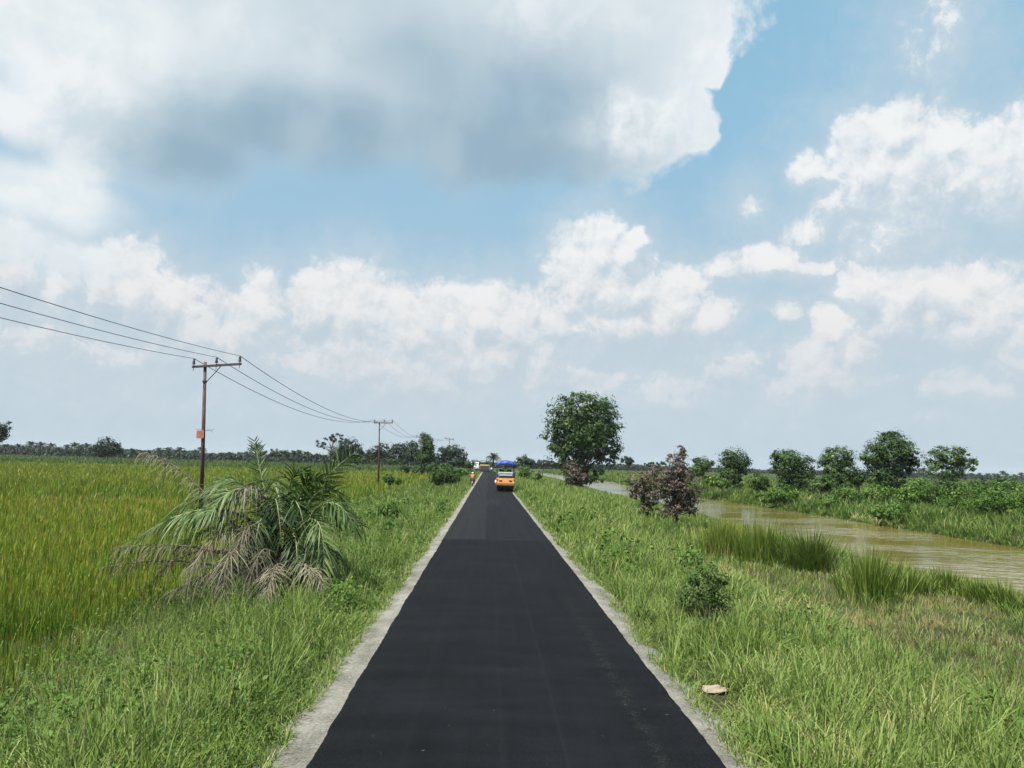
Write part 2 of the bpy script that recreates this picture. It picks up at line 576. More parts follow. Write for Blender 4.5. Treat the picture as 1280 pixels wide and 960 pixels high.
m_ground, nt, out = new_mat('soil_and_turf')
tc = nd(nt, 'ShaderNodeTexCoord')
sp = nd(nt, 'ShaderNodeSeparateXYZ'); nt.links.new(tc.outputs['Object'], sp.inputs[0])
n1 = nd(nt, 'ShaderNodeTexNoise'); n1.inputs['Scale'].default_value = .35; n1.inputs['Detail'].default_value = 8
n2 = nd(nt, 'ShaderNodeTexNoise'); n2.inputs['Scale'].default_value = 9; n2.inputs['Detail'].default_value = 6
for n in (n1, n2): nt.links.new(tc.outputs['Object'], n.inputs['Vector'])
rs = ramp(nt, [(.3, (.026, .024, .014)), (.5, (.040, .045, .016)), (.7, (.06, .066, .026))])
nt.links.new(n1.outputs['Fac'], rs.inputs['Fac'])
rf = ramp(nt, [(.35, (.7, .7, .7)), (.65, (1.15, 1.15, 1.15))]); nt.links.new(n2.outputs['Fac'], rf.inputs['Fac'])
mx = nd(nt, 'ShaderNodeMix', data_type='RGBA', blend_type='MULTIPLY'); mx.inputs[0].default_value = 1
nt.links.new(rs.outputs[0], mx.inputs[6]); nt.links.new(rf.outputs[0], mx.inputs[7])
b = nd(nt, 'ShaderNodeBsdfPrincipled'); b.inputs['Roughness'].default_value = .95; b.inputs['Specular IOR Level'].default_value = .1
bp = nd(nt, 'ShaderNodeBump'); bp.inputs['Strength'].default_value = .6; bp.inputs['Distance'].default_value = .1
nt.links.new(n2.outputs['Fac'], bp.inputs['Height']); nt.links.new(bp.outputs[0], b.inputs['Normal'])
nt.links.new(mx.outputs[2], b.inputs['Base Color']); nt.links.new(b.outputs[0], out.inputs[0])
ground = link_mesh('ground', arrays_mesh('ground', V, [F], smooth=True), m_ground)
tag(ground, kind='structure')

# ------------------------------------------------------------------ river
m_water, nt, out = new_mat('muddy_water')
tc = nd(nt, 'ShaderNodeTexCoord')
mp = nd(nt, 'ShaderNodeMapping'); mp.inputs['Scale'].default_value = (.30, .85, 1); mp.inputs['Rotation'].default_value = (0, 0, .25)
nt.links.new(tc.outputs['Object'], mp.inputs[0])
w1n = nd(nt, 'ShaderNodeTexNoise'); w1n.inputs['Scale'].default_value = 1.7; w1n.inputs['Detail'].default_value = 2.5; w1n.inputs['Distortion'].default_value = .6
w2n = nd(nt, 'ShaderNodeTexNoise'); w2n.inputs['Scale'].default_value = .13; w2n.inputs['Detail'].default_value = 3
nt.links.new(mp.outputs[0], w1n.inputs['Vector']); nt.links.new(tc.outputs['Object'], w2n.inputs['Vector'])
rw = ramp(nt, [(.35, (.092, .074, .017)), (.65, (.135, .112, .038))]); nt.links.new(w2n.outputs['Fac'], rw.inputs['Fac'])
rr = ramp(nt, [(.46, (.0, .0, .0)), (.53, (1, 1, 1))]); nt.links.new(w2n.outputs['Fac'], rr.inputs['Fac'])
st = nd(nt, 'ShaderNodeMapRange'); st.inputs['To Min'].default_value = .10; st.inputs['To Max'].default_value = .8
nt.links.new(rr.outputs[0], st.inputs['Value'])
b = nd(nt, 'ShaderNodeBsdfPrincipled'); b.inputs['Roughness'].default_value = .08; b.inputs['IOR'].default_value = 1.33
spw = nd(nt, 'ShaderNodeMapRange'); spw.inputs['To Min'].default_value = .14; spw.inputs['To Max'].default_value = 1.0; nt.links.new(rr.outputs[0], spw.inputs['Value']); nt.links.new(spw.outputs[0], b.inputs['Specular IOR Level'])
bp = nd(nt, 'ShaderNodeBump'); bp.inputs['Distance'].default_value = .26
nt.links.new(st.outputs[0], bp.inputs['Strength'])
nt.links.new(w1n.outputs['Fac'], bp.inputs['Height']); nt.links.new(bp.outputs[0], b.inputs['Normal'])
nt.links.new(rw.outputs[0], b.inputs['Base Color']); nt.links.new(b.outputs[0], out.inputs[0])
ys = np.concatenate([np.arange(-55, 300, 6.0), np.arange(300, 1200, 30.0)])
Vw = []
for y in ys:
    s = float(road_shift(y) + 0 * y) * .4 + float(river_shift(y) - road_shift(y) * .4)
    Vw += [(19.2 + s, y, WATER_Z), (27.2 + s, y, WATER_Z), (35.3 + s, y, WATER_Z)]
k = np.arange(len(ys) - 1)[:, None] * 3
Fw = np.concatenate([k + np.array([[0, 1, 4, 3]]), k + np.array([[1, 2, 5, 4]])])
river = link_mesh('river', arrays_mesh('river', np.array(Vw), [Fw], smooth=True), m_water)
tag(river, kind='structure')

# ------------------------------------------------------------------ road
RX0, RX1 = -1.64, 2.42
m_road, nt, out = new_mat('fresh_asphalt')
tc = nd(nt, 'ShaderNodeTexCoord')
sp = nd(nt, 'ShaderNodeSeparateXYZ'); nt.links.new(tc.outputs['Object'], sp.inputs[0])
L = nt.links.new


def mth(op, a, b=None, c=None, clamp=False, nt=nt):
    n = nt.nodes.new('ShaderNodeMath'); n.operation = op; n.use_clamp = clamp
    for i, v in enumerate((a, b, c)):
        if v is None: continue
        if isinstance(v, (int, float)): n.inputs[i].default_value = v
        else: nt.links.new(v, n.inputs[i])
    return n.outputs[0]


def rng_(v, a, b, c=0.0, d=1.0):
    n = nt.nodes.new('ShaderNodeMapRange'); n.interpolation_type = 'SMOOTHSTEP'
    nt.links.new(v, n.inputs['Value'])
    for k_, x in zip(('From Min', 'From Max', 'To Min', 'To Max'), (a, b, c, d)): n.inputs[k_].default_value = x
    return n.outputs[0]


def tnoise(scale, det=5, sx=1, sy=1, rough=.55):
    m_ = nd(nt, 'ShaderNodeMapping'); m_.inputs['Scale'].default_value = (sx, sy, 1); L(tc.outputs['Object'], m_.inputs[0])
    n = nd(nt, 'ShaderNodeTexNoise'); n.inputs['Scale'].default_value = scale; n.inputs['Detail'].default_value = det; n.inputs['Roughness'].default_value = rough
    L(m_.outputs[0], n.inputs['Vector']); return n.outputs['Fac']


X, Y = sp.outputs[0], sp.outputs[1]
streak = tnoise(1.0, 5, 4.5, .10)           # along the laying direction
across = tnoise(1.0, 4, .5, 2.2)            # faint ripples across it
fine = tnoise(55, 4, 1, 1, .75); patch = tnoise(.7, 4)
base = ramp(nt, [(.25, (.0024, .0027, .0032)), (.75, (.0095, .0104, .0122))])
v = mth('MULTIPLY_ADD', streak, .40, mth('MULTIPLY_ADD', across, .45, mth('MULTIPLY', patch, .30)))
v = mth('MULTIPLY_ADD', mth('SUBTRACT', fine, .5), 1.3, mth('SUBTRACT', v, .08))
L(v, base.inputs['Fac'])
col = base.outputs[0]


def mixc(f, a, b):
    n = nd(nt, 'ShaderNodeMix', data_type='RGBA')
    if isinstance(f, (int, float)): n.inputs[0].default_value = f
    else: L(f, n.inputs[0])
    for i, vv in ((6, a), (7, b)):
        if isinstance(vv, tuple): n.inputs[i].default_value = (*vv, 1)
        else: L(vv, n.inputs[i])
    return n.outputs[2]


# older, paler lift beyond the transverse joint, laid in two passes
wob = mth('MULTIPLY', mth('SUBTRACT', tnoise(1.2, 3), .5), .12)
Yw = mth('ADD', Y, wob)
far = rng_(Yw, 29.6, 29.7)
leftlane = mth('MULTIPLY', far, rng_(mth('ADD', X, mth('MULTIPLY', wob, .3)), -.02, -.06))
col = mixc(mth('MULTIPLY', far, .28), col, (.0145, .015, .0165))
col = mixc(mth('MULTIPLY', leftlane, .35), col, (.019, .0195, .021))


def line(v, c, w):
    return mth('SUBTRACT', 1.0, mth('MULTIPLY', mth('ABSOLUTE', mth('SUBTRACT', v, c)), 1 / w), clamp=True)


dusty = (.04, .039, .036)
col = mixc(mth('MULTIPLY', line(Yw, 29.65, .10), .45), col, dusty)
cx_line = mth('MULTIPLY', line(mth('ADD', X, mth('MULTIPLY', wob, .3)), -.04, .03), far)
col = mixc(mth('MULTIPLY', cx_line, .7), col, (.008, .009, .010))
for xl, am in ((.86, .18), (.22, .10), (-.75, .08)):
    near = rng_(Yw, 29.7, 29.6)
    col = mixc(mth('MULTIPLY', mth('MULTIPLY', line(mth('ADD', X, mth('MULTIPLY', wob, .35)), xl, .035), near), am), col, (.017, .0175, .019))
# scuffed strip with loose stone beside the right edge
scuff = mth('MULTIPLY', mth('MULTIPLY', line(mth('ADD', X, mth('MULTIPLY', wob, 1.2)), 1.80, .16), rng_(Y, 21, 12)), rng_(tnoise(7, 4), .42, .55))
col = mixc(mth('MULTIPLY', scuff, rng_(tnoise(95, 2), .58, .70)), col, (.07, .064, .048))

# wet dark patch left by the roller
ell = mth('SQRT', mth('ADD', mth('POWER', mth('MULTIPLY', mth('SUBTRACT', X, .45), 1 / .85), 2), mth('POWER', mth('MULTIPLY', mth('SUBTRACT', Y, 58), 1 / 5.5), 2)))
col = mixc(mth('MULTIPLY', rng_(mth('ADD', ell, mth('MULTIPLY', wob, 2.5)), 1.0, .5), .8), col, (.012, .013, .015))
# stray pale clods and scratches
col = mixc(rng_(tnoise(9.0, 2, 1, 2.5), .765, .785), col, (.10, .095, .08))
b = nd(nt, 'ShaderNodeBsdfPrincipled'); L(col, b.inputs['Base Color'])
rg = rng_(streak, .3, .7, .74, .88); L(rg, b.inputs['Roughness']); b.inputs['Specular IOR Level'].default_value = .05
bp = nd(nt, 'ShaderNodeBump'); bp.inputs['Strength'].default_value = .5; bp.inputs['Distance'].default_value = .012
L(mth('MULTIPLY_ADD', fine, .6, mth('ADD', mth('MULTIPLY', across, 1.0), mth('MULTIPLY', scuff, .7))), bp.inputs['Height']); L(bp.outputs[0], b.inputs['Normal'])
L(b.outputs[0], out.inputs[0])

ys = np.concatenate([np.arange(-30, 4, 2.0), np.arange(4, 40, .07), np.arange(40, 90, .4), np.arange(90, 520, 3.0)])
lx = RX0 + .022 * (fnoise(ys, ys * 0, .32, 21) - .5) * 2 + .05 * (fnoise(ys, ys * 0, 4, 22) - .5)
rx = RX1 + .022 * (fnoise(ys, ys * 0 + 9, .32, 23) - .5) * 2 + .05 * (fnoise(ys, ys * 0, 5, 24) - .5)
sh = road_shift(ys)
TOP = .045
cols_ = [(lx - .035, -.035), (lx, TOP - .012), (lx + .06, TOP), (lx * .45 + rx * .05, TOP + .012), (lx * .05 + rx * .45, TOP + .012), (rx - .06, TOP), (rx, TOP - .012), (rx + .035, -.035)]
Vr = np.stack([np.stack([c + sh, ys, np.full(len(ys), z)], 1) for c, z in cols_], 1)
nc = len(cols_); idx = np.arange(len(ys) * nc).reshape(len(ys), nc)
Fr = np.stack([idx[:-1, :-1], idx[:-1, 1:], idx[1:, 1:], idx[1:, :-1]], -1).reshape(-1, 4)
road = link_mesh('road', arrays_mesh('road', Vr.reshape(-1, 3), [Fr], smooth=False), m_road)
tag(road, kind='structure')

# ------------------------------------------------------------------ pale crushed-limestone shoulders
m_sh, nt, out = new_mat('crushed_limestone')
L = nt.links.new
tc = nd(nt, 'ShaderNodeTexCoord')
a1 = tnoise(2.0, 6); a2 = tnoise(26, 6, 1, 1, .7); a3 = tnoise(1.0, 4, 3, .4)
c1 = ramp(nt, [(.36, (.035, .033, .026)), (.48, (.11, .106, .088)), (.58, (.18, .173, .148)), (.74, (.27, .262, .235))])
L(mth('ADD', mth('MULTIPLY', a1, .35, nt=nt), mth('ADD', mth('MULTIPLY', a2, .55, nt=nt), mth('MULTIPLY', a3, .2, nt=nt), nt=nt), nt=nt), c1.inputs['Fac'])
b = nd(nt, 'ShaderNodeBsdfPrincipled'); b.inputs['Roughness'].default_value = .95; b.inputs['Specular IOR Level'].default_value = .1
L(c1.outputs[0], b.inputs['Base Color'])
bp = nd(nt, 'ShaderNodeBump'); bp.inputs['Strength'].default_value = .9; bp.inputs['Distance'].default_value = .03
L(a2, bp.inputs['Height']); L(bp.outputs[0], b.inputs['Normal']); L(b.outputs[0], out.inputs[0])


def shoulder(name, side):
    ed = (lx if side < 0 else rx)
    w = .64 + .46 * (fnoise(ys, ys * 0 + side * 3, 2.3, 31) - .5) + .34 * (fnoise(ys, ys * 0 + side, .6, 32) - .5)
    if side > 0: w = w * .82
    n = 7
    rows = []
    for i in range(n):
        t = i / (n - 1)
        xx = ed - side * .10 + side * (w + .1) * t
        z = .012 - .075 * t * t + .035 * (fnoise(xx, ys, .35, 33) - .5) * (1 if 0 < i < n - 1 else .3)
        if i == n - 1: z = z - .06
        rows.append(np.stack([xx + sh, ys, z], 1))
    Vs = np.stack(rows, 1); idx = np.arange(len(ys) * n).reshape(len(ys), n)
    Fs = np.stack([idx[:-1, :-1], idx[:-1, 1:], idx[1:, 1:], idx[1:, :-1]], -1).reshape(-1, 4)
    o = link_mesh(name, arrays_mesh(name, Vs.reshape(-1, 3), [Fs], smooth=True), m_sh)
    tag(o, kind='structure')


shoulder('shoulder_left', -1); shoulder('shoulder_right', 1)

# ------------------------------------------------------------------ humid air
mh, nt, out = new_mat('humid_air')
pv = nd(nt, 'ShaderNodeVolumePrincipled'); pv.inputs['Density'].default_value = HAZE_D if 'HAZE_D' in globals() else .00008
pv.inputs['Color'].default_value = (.86, .91, .96, 1)
nt.links.new(pv.outputs[0], out.inputs['Volume'])
bm = bmesh.new(); box(bm, (0, 1250, 12.5), (5240, 2780, 32.0)); haze = obj('haze', bm, mh); tag(haze, kind='stuff')
# ------------------------------------------------------------------ blade fields
def logu(n, a, b, rng): return a * (b / a) ** rng.random(n)


CARD = on_ground(893, 866)     # the cardboard scrap has flattened the grass round it


def blade_set(x, y, L_, W_, tilt, droop, tint, rng, nseg=3, zoff=0.0, azim=None):
    n = len(x)
    flat_ = np.exp(-(((x - CARD.x) / .42) ** 2 + ((y - CARD.y + .45) / .75) ** 2) ** 2)
    L_ = L_ * (1 - .86 * flat_)
    base = np.stack([x, y, gz(x, y) - .03 + zoff], 1)
    az = rng.uniform(0, 2 * np.pi, n) if azim is None else azim
    tl = np.abs(tilt)
    d = np.stack([np.cos(az) * np.sin(tl), np.sin(az) * np.sin(tl), np.cos(tl)], 1)
    th = az + np.pi / 2 + rng.normal(0, .5, n)
    wv = np.stack([np.cos(th), np.sin(th), np.zeros(n)], 1)
    return ribbons(base, d, wv, L_, W_, droop, tint, nseg)


def tufts(n_t, per, xf, y0, y1, rng, spread=.10):
    """tuft centres log-uniform in distance; xf(u, y) -> x"""
    y = logu(n_t, y0, y1, rng); x = xf(rng.random(n_t), y)
    yb = np.repeat(y, per); xb = np.repeat(x, per)
    sp = spread * (1 + yb / 40)
    xb = xb + rng.normal(0, 1, len(xb)) * sp; yb = yb + rng.normal(0, 1, len(yb)) * sp
    return x, y, xb, yb


m_grass = foliage('verge_grass', [(0, (.027, .057, .009)), (.3, (.066, .122, .020)), (.65, (.140, .202, .044)), (.9, (.24, .285, .095)), (1, (.33, .29, .14))], trans=.28, tip=(.27, .28, .09), tipamt=.3, spec=.12, tipfrom=.5)
m_rice = foliage('rice_leaf', [(0, (.042, .100, .008)), (.4, (.105, .190, .012)), (.7, (.195, .245, .020)), (.88, (.26, .24, .032)), (1, (.28, .175, .04))], trans=.30, tip=(.25, .20, .04), tipamt=.5, tipfrom=.55)
m_dry = foliage('dry_grass', [(0, (.10, .13, .035)), (.35, (.16, .18, .055)), (.7, (.25, .225, .10)), (1, (.33, .23, .13))], trans=.35)
m_reed = foliage('reed_leaf', [(0, (.035, .078, .012)), (.5, (.10, .16, .020)), (.85, (.175, .225, .035)), (1, (.22, .22, .06))], trans=.28, tip=(.27, .25, .08), tipamt=.4)
m_herb = foliage('herb_leaf', [(0, (.026, .068, .010)), (.5, (.062, .125, .018)), (1, (.125, .19, .04))], trans=.25, spec=.12)


def clump_props(x, per, rng, a, b):
    return np.repeat(rng.uniform(a, b, len(x)), per)


def edge_l(y): return -1.64 - .52 - .22 * (fnoise(y, y * 0 - 3, 2.3, 31) - .5)
def edge_r(y): return 2.42 + .40 + .2 * (fnoise(y, y * 0 + 3, 2.3, 31) - .5)


# ---- left verge: long grass on the bank between shoulder and paddy
def verge(name, n_t, per, xf, y0, y1, hfun, rng, mat, tint0=(.15, .75), lean=(.15, .5), wid=.0120, droop=(.25, .8)):
    x, y, xb, yb = tufts(n_t, per, xf, y0, y1, rng)
    keep_h = np.repeat(hfun(x, y), per)
    n = len(xb)
    L_ = keep_h * rng.uniform(.55, 1.15, n)
    big = np.clip(1.5 * fnoise(x, y, 2.2, 41) - .25, 0, 1)
    tt = np.repeat(np.clip(tint0[0] + (tint0[1] - tint0[0]) * (.55 * big + .45 * rng.random(len(x))), 0, 1), per) + rng.normal(0, .09, n)
    tt = np.where(rng.random(n) < .05, rng.uniform(.85, 1, n), np.clip(tt, 0, .9))
    W_ = wid * rng.uniform(.7, 1.4, n) * np.maximum(1, yb / 15) ** .9
    out = []
    nearm = yb < 30
    # never let a blade stand on the shoulder
    xr = xb - road_shift(yb)
    ok = (xr < edge_l(yb) + .10 * (rng.random(n) - .4)) | (xr > edge_r(yb) - .10 * (rng.random(n) - .4))
    ok &= keep_h > .02
    gap = np.repeat((fnoise(x, y, .85, 151) < .45) & (rng.random(len(x)) < .8) & (y < 60), per)
    ok &= ~gap
    for msk, ns in ((nearm & ok, 4), (~nearm & ok, 2)):
        if msk.sum() == 0: continue
        k = msk.nonzero()[0]
        out.append(blade_set(xb[k], yb[k], L_[k], W_[k], rng.normal(np.mean(lean), .22, len(k)), rng.uniform(*droop, len(k)), tt[k], rng, ns))
    return out


def hl(x, y):
    xr = x - road_shift(y)
    d = np.clip((edge_l(y) - xr) / 1.6, 0, 1)
    h = .28 + .86 * d ** .6
    h = h * (.35 + 1.3 * fnoise(x, y, 1.5, 51))
    # trampled, dusty lip along the shoulder
    return h


def xl(u, y): return edge_l(y) + road_shift(y) - .0 - (u ** 1.1) * np.interp(y, [5, 9, 16, 30, 60], [3.6, 4.3, 5.4, 7.2, 8.8])


def add_stuff(name, parts, mat, label, cat):
    V, F, t, a = merge(parts)
    o = link_mesh(name, arrays_mesh(name, V, F, t, True, a), mat)
    return tag(o, label, cat, None, 'stuff')


rg = np.random.default_rng(101)
P = verge('grass', 11000, 12, xl, 5.2, 330, hl, rg, m_grass)
add_stuff('verge_grass', P, m_grass, 'long pale green grass on the bank left of the road', 'grass')

# low herbs creeping through it
n = 17000
y = logu(n, 5.2, 60, rg); x = xl(rg.random(n), y)
hh = hl(x, y); pat = fnoise(x, y, 1.6, 61)
k = (pat > .47) & (x < edge_l(y) - .03)
x, y, hh = x[k], y[k], hh[k]
z = gz(x, y) + hh * rg.uniform(.15, .8, len(x))
nr = unit(np.stack([rg.normal(0, .5, len(x)), rg.normal(-.2, .5, len(x)), np.ones(len(x))], 1))
add_stuff('creeping_herbs', [leaves(np.stack([x, y, z], 1), nr, rg.uniform(.012, .026, len(x)) * np.maximum(1, y / 14), np.clip(rg.normal(.5, .22, len(x)), 0, 1), rg)], m_herb,
          'small leafed creeping herbs tangled through the grass left of the road', 'herbs')

# ---- right verge and river bank
def hr(x, y):
    xr = x - road_shift(y)
    a = np.clip((xr - edge_r(y)) / 1.2, 0, 1)
    tall = np.interp(xr, [2.8, 3.5, 5.6, 7.4, 13.5, 16, 18, 20.6], [.34, .74, .78, .40, .32, .45, .38, .22])
    far = np.clip((y - 26) / 22, 0, 1)
    tall = tall * (1 - far * .0) + far * np.interp(xr, [2.8, 4, 9, 13, 20], [.15, .45, .75, .55, .2])
    return 1.25 * tall * (.3 + 1.4 * fnoise(x, y, 1.7, 71)) * (.6 + .4 * a)


def xr_(u, y):
    return edge_r(y) + road_shift(y) + (u ** 1.25) * (17.6 - np.clip(y - 120, 0, 200) * .01)


rg = np.random.default_rng(202)
P = verge('grass', 18500, 12, xr_, 5.2, 330, hr, rg, m_grass, tint0=(.25, .82), wid=.0125)
add_stuff('bank_grass', P, m_grass, 'tall soft green grass on the bank between road and river', 'grass')


def hdry(x, y):
    return .38 * (.5 + .9 * fnoise(x, y, 1.2, 81)) * (fnoise(x, y, 4.0, 82) > .38)


def xdry(u, y): return 6.0 + 9.5 * u


P = verge('dry', 7500, 12, xdry, 7, 60, hdry, rg, m_dry, tint0=(.0, 1.0), wid=.0095, lean=(.1, .5), droop=(.1, .5))
add_stuff('dry_grass', P, m_dry, 'straw coloured dry grass on the flat right of the road', 'grass')

def xopp(u, y): return 34.2 + river_shift(y) + 42 * u ** 1.7


# big tussocks that break up the sward
def tussocks(n_t, per, xf, y0, y1, rng, h, mask=None, tint=(.5, .2), mat=None):
    y = logu(n_t, y0, y1, rng); x = xf(rng.random(n_t), y)
    if mask is not None:
        k = rng.random(n_t) < mask(x, y); x, y = x[k], y[k]
    m = len(x); R_ = rng.uniform(.10, .26, m); H_ = rng.uniform(h[0], h[1], m); T_ = np.clip(rng.normal(tint[0], tint[1], m), 0, .95)
    a = rng.uniform(0, 2 * np.pi, m * per); r = np.abs(rng.normal(0, .6, m * per)).clip(0, 1.4)
    xb = np.repeat(x, per) + np.cos(a) * r * np.repeat(R_, per); yb = np.repeat(y, per) + np.sin(a) * r * np.repeat(R_, per)
    L_ = np.repeat(H_, per) * rng.uniform(.55, 1.15, m * per)
    xq = xb - road_shift(yb); ok = (xq < edge_l(yb) - .1) | (xq > edge_r(yb) + .1)
    tl = np.abs(rng.normal(.12, .1, m * per)) + .38 * r
    W_ = .0125 * rng.uniform(.7, 1.5, m * per) * np.maximum(1, yb / 15) ** .9
    t = np.clip(np.repeat(T_, per) + rng.normal(0, .1, m * per), 0, 1)
    return [blade_set(xb[ok], yb[ok], L_[ok], W_[ok], tl[ok], rng.uniform(.2, .95, ok.sum()), t[ok], rng, 5, azim=a[ok])]


rg = np.random.default_rng(515)
add_stuff('tussock_grass', tussocks(900, 36, lambda u, y: xl(.12 + .88 * u, y), 5.6, 120, rg, (.6, 1.25), lambda x, y: np.clip(2.2 * fnoise(x, y, 2.4, 131) - .5, .05, 1)), m_grass, 'coarse tussocks of grass standing above the sward left of the road', 'grass')
add_stuff('tussock_grass', tussocks(2300, 36, lambda u, y: xr_(u, y), 5.6, 140, rg, (.6, 1.3), lambda x, y: np.clip(2.2 * fnoise(x, y, 2.4, 132) - .45, .05, 1) * np.interp(x, [3, 6.5, 8, 13.5, 15, 16.5, 17], [1, 1, .35, .3, .8, .5, 0]), tint=(.55, .2)), m_grass, 'coarse tussocks of grass standing above the sward right of the road', 'grass')
add_stuff('tussock_grass', tussocks(1100, 30, lambda u, y: xopp(u, y), 30, 260, rg, (1.1, 2.4), None, tint=(.45, .22)), m_grass, 'tall coarse tussocks along the far river bank', 'grass')
# weeping mounds of old grass
def mounds(n_t, xf, y0, y1, rng, h, tint):
    y = logu(n_t, y0, y1, rng); x = xf(rng.random(n_t), y)
    out = []
    for q in range(n_t):
        m = int(rng.integers(110, 190)); Rr = rng.uniform(.25, .6); H_ = rng.uniform(*h); t0 = rng.normal(*tint)
        a = rng.uniform(0, 2 * np.pi, m); r = rng.random(m) ** .6
        xb, yb = x[q] + np.cos(a) * r * Rr, y[q] + np.sin(a) * r * Rr
        xq = xb - road_shift(yb); ok = (xq < edge_l(yb) - .25) | (xq > edge_r(yb) + .25)
        k = ok.nonzero()[0]
        if len(k) == 0: continue
        L_ = H_ * rng.uniform(.7, 1.2, len(k)) * (1 - .35 * r[k])
        out.append(blade_set(xb[k], yb[k], L_, .012 * rng.uniform(.7, 1.5, len(k)) * max(1, y[q] / 15) ** .9, .12 + .5 * r[k] + rng.normal(0, .1, len(k)), rng.uniform(.35, 1.1, len(k)),
                             np.clip(t0 + rng.normal(0, .12, len(k)), 0, .97), rng, 6, azim=a[k] + rng.normal(0, .5, len(k))))
    return out


rg = np.random.default_rng(616)
add_stuff('tussock_grass', mounds(260, lambda u, y: xl(.12 + .88 * u, y), 6.5, 80, rg, (.9, 1.55), (.5, .2)), m_grass, 'weeping mounds of long grass left of the road', 'grass')
add_stuff('tussock_grass', mounds(420, lambda u, y: edge_r(y) + .45 + 5.0 * u ** .9, 7, 90, rg, (.95, 1.7), (.55, .2)), m_grass, 'weeping mounds of long grass right of the road', 'grass')
# short tufts that eat into the shoulders
def lip(side, n_t, rng):
    per = 9
    y = logu(n_t, 5.2, 170, rng); e = edge_l(y) if side < 0 else edge_r(y)
    x = e + road_shift(y) + side * (rng.exponential(.15, n_t) - .15)
    xb = np.repeat(x, per) + rng.normal(0, .035, n_t * per); yb = np.repeat(y, per) + rng.normal(0, .05, n_t * per)
    n = n_t * per
    keep = np.repeat(rng.random(n_t) < np.clip(2.4 * fnoise(x, y, .9, 141 + side) - .5, 0, 1), per)
    xb, yb = xb[keep], yb[keep]; n = len(xb)
    return [blade_set(xb, yb, rng.uniform(.10, .38, n), .011 * rng.uniform(.7, 1.4, n) * np.maximum(1, yb / 15) ** .9, rng.normal(.55, .3, n), rng.uniform(.2, .9, n), np.clip(rng.normal(.6, .22, n), 0, 1), rng, 3)]


add_stuff('verge_grass', lip(-1, 3600, rg), m_grass, 'short grass tufts creeping over the left shoulder', 'grass')
add_stuff('verge_grass', lip(1, 3600, rg), m_grass, 'short grass tufts creeping over the right shoulder', 'grass')
n_t = 260; per = 16
y = rg.uniform(10.5, 16.5, n_t); x = -5.9 - .12 * (y - 10) + rg.normal(0, .55, n_t)
xb = np.repeat(x, per) + rg.normal(0, .12, n_t * per); yb = np.repeat(y, per) + rg.normal(0, .12, n_t * per); n = len(xb)
add_stuff('dry_weeds', [blade_set(xb, yb, rg.uniform(.3, .85, n), rg.uniform(.004, .009, n), rg.normal(.3, .25, n), rg.uniform(0, .5, n), np.clip(rg.normal(.6, .25, n), 0, 1), rg, 4)], m_dry, 'patch of brown dry weeds between the verge and the rice', 'weeds')

# grass swallowing the foot of the palm
n_t = 90; per = 30
pxs = rg.uniform(190, 450, n_t); xx = []; yy = []
for q in pxs:
    p_ = ground_at(q, float(rg.uniform(15.6, 17.2))); xx.append(p_.x); yy.append(p_.y)
x, y = np.array(xx), np.array(yy); xb = np.repeat(x, per) + rg.normal(0, .10, n_t * per); yb = np.repeat(y, per) + rg.normal(0, .10, n_t * per); n = len(xb)
add_stuff('tussock_grass', [blade_set(xb, yb, np.repeat(rg.uniform(.45, 1.0, n_t), per) * rg.uniform(.6, 1.1, n), rg.uniform(.008, .017, n), rg.normal(.3, .18, n), rg.uniform(.15, .8, n), np.clip(np.repeat(rg.normal(.5, .16, n_t), per) + rg.normal(0, .1, n), 0, .95), rg, 5)], m_grass, 'tall grass tufts in front of the leaning palm', 'grass')

# broad leafed weeds and seed stalks mixed into both verges
def weeds(n_p, xf, y0, y1, rng, lf=(.022, .05)):
    y = logu(n_p * 4, y0, y1, rng); x = xf(rng.random(n_p * 4), y); k = np.argsort(-fnoise(x, y, 1.8, 161))[:n_p]; x, y = x[k], y[k]; C_, N_, S_, T_ = [], [], [], []
    for q in range(n_p):
        m = int(rng.integers(22, 60)); h = rng.uniform(.35, .95); a = rng.uniform(0, 6.28, m); r = rng.random(m) ** .5 * rng.uniform(.15, .32)
        z = h * rng.uniform(.25, 1.0, m)
        C_.append(np.stack([x[q] + r * np.cos(a), y[q] + r * np.sin(a), gz(x[q], y[q]) + z], 1))
        N_.append(unit(np.stack([np.cos(a) * .5, np.sin(a) * .5, np.full(m, .8)], 1) + rng.normal(0, .3, (m, 3))))
        S_.append(rng.uniform(*lf, m) * max(1, y[q] / 14)); T_.append(np.clip(rng.normal(rng.uniform(.15, .7), .12, m), 0, 1))
    return [leaves(np.concatenate(C_), np.concatenate(N_), np.concatenate(S_), np.concatenate(T_), rng, .55)]


rg = np.random.default_rng(717)
add_stuff('broad_leaf_weeds', weeds(130, lambda u, y: xl(.08 + .92 * u, y), 5.8, 60, rg), m_herb, 'dark broad leafed weeds scattered through the left verge', 'weeds')
add_stuff('broad_leaf_weeds', weeds(90, lambda u, y: edge_r(y) + .35 + 5 * u, 6, 60, rg), m_herb, 'dark broad leafed weeds scattered through the right verge', 'weeds')


def stalks(n_p, xf, y0, y1, rng):
    y = logu(n_p, y0, y1, rng); x = xf(rng.random(n_p), y); n = n_p
    return [blade_set(x, y, rng.uniform(.8, 1.45, n), rng.uniform(.006, .010, n) * np.maximum(1, y / 15), rng.normal(.12, .15, n), rng.uniform(.05, .5, n), np.clip(rng.normal(.75, .15, n), 0, 1), rng, 6)]


add_stuff('seed_stalks', stalks(420, lambda u, y: xl(.1 + .9 * u, y), 6, 50, rg), m_dry, 'thin straw coloured seed stalks rising from the left verge', 'grass stalks')
add_stuff('seed_stalks', stalks(900, lambda u, y: edge_r(y) + .5 + 12 * u, 6, 50, rg), m_dry, 'thin straw coloured seed stalks rising from the grass right of the road', 'grass stalks')

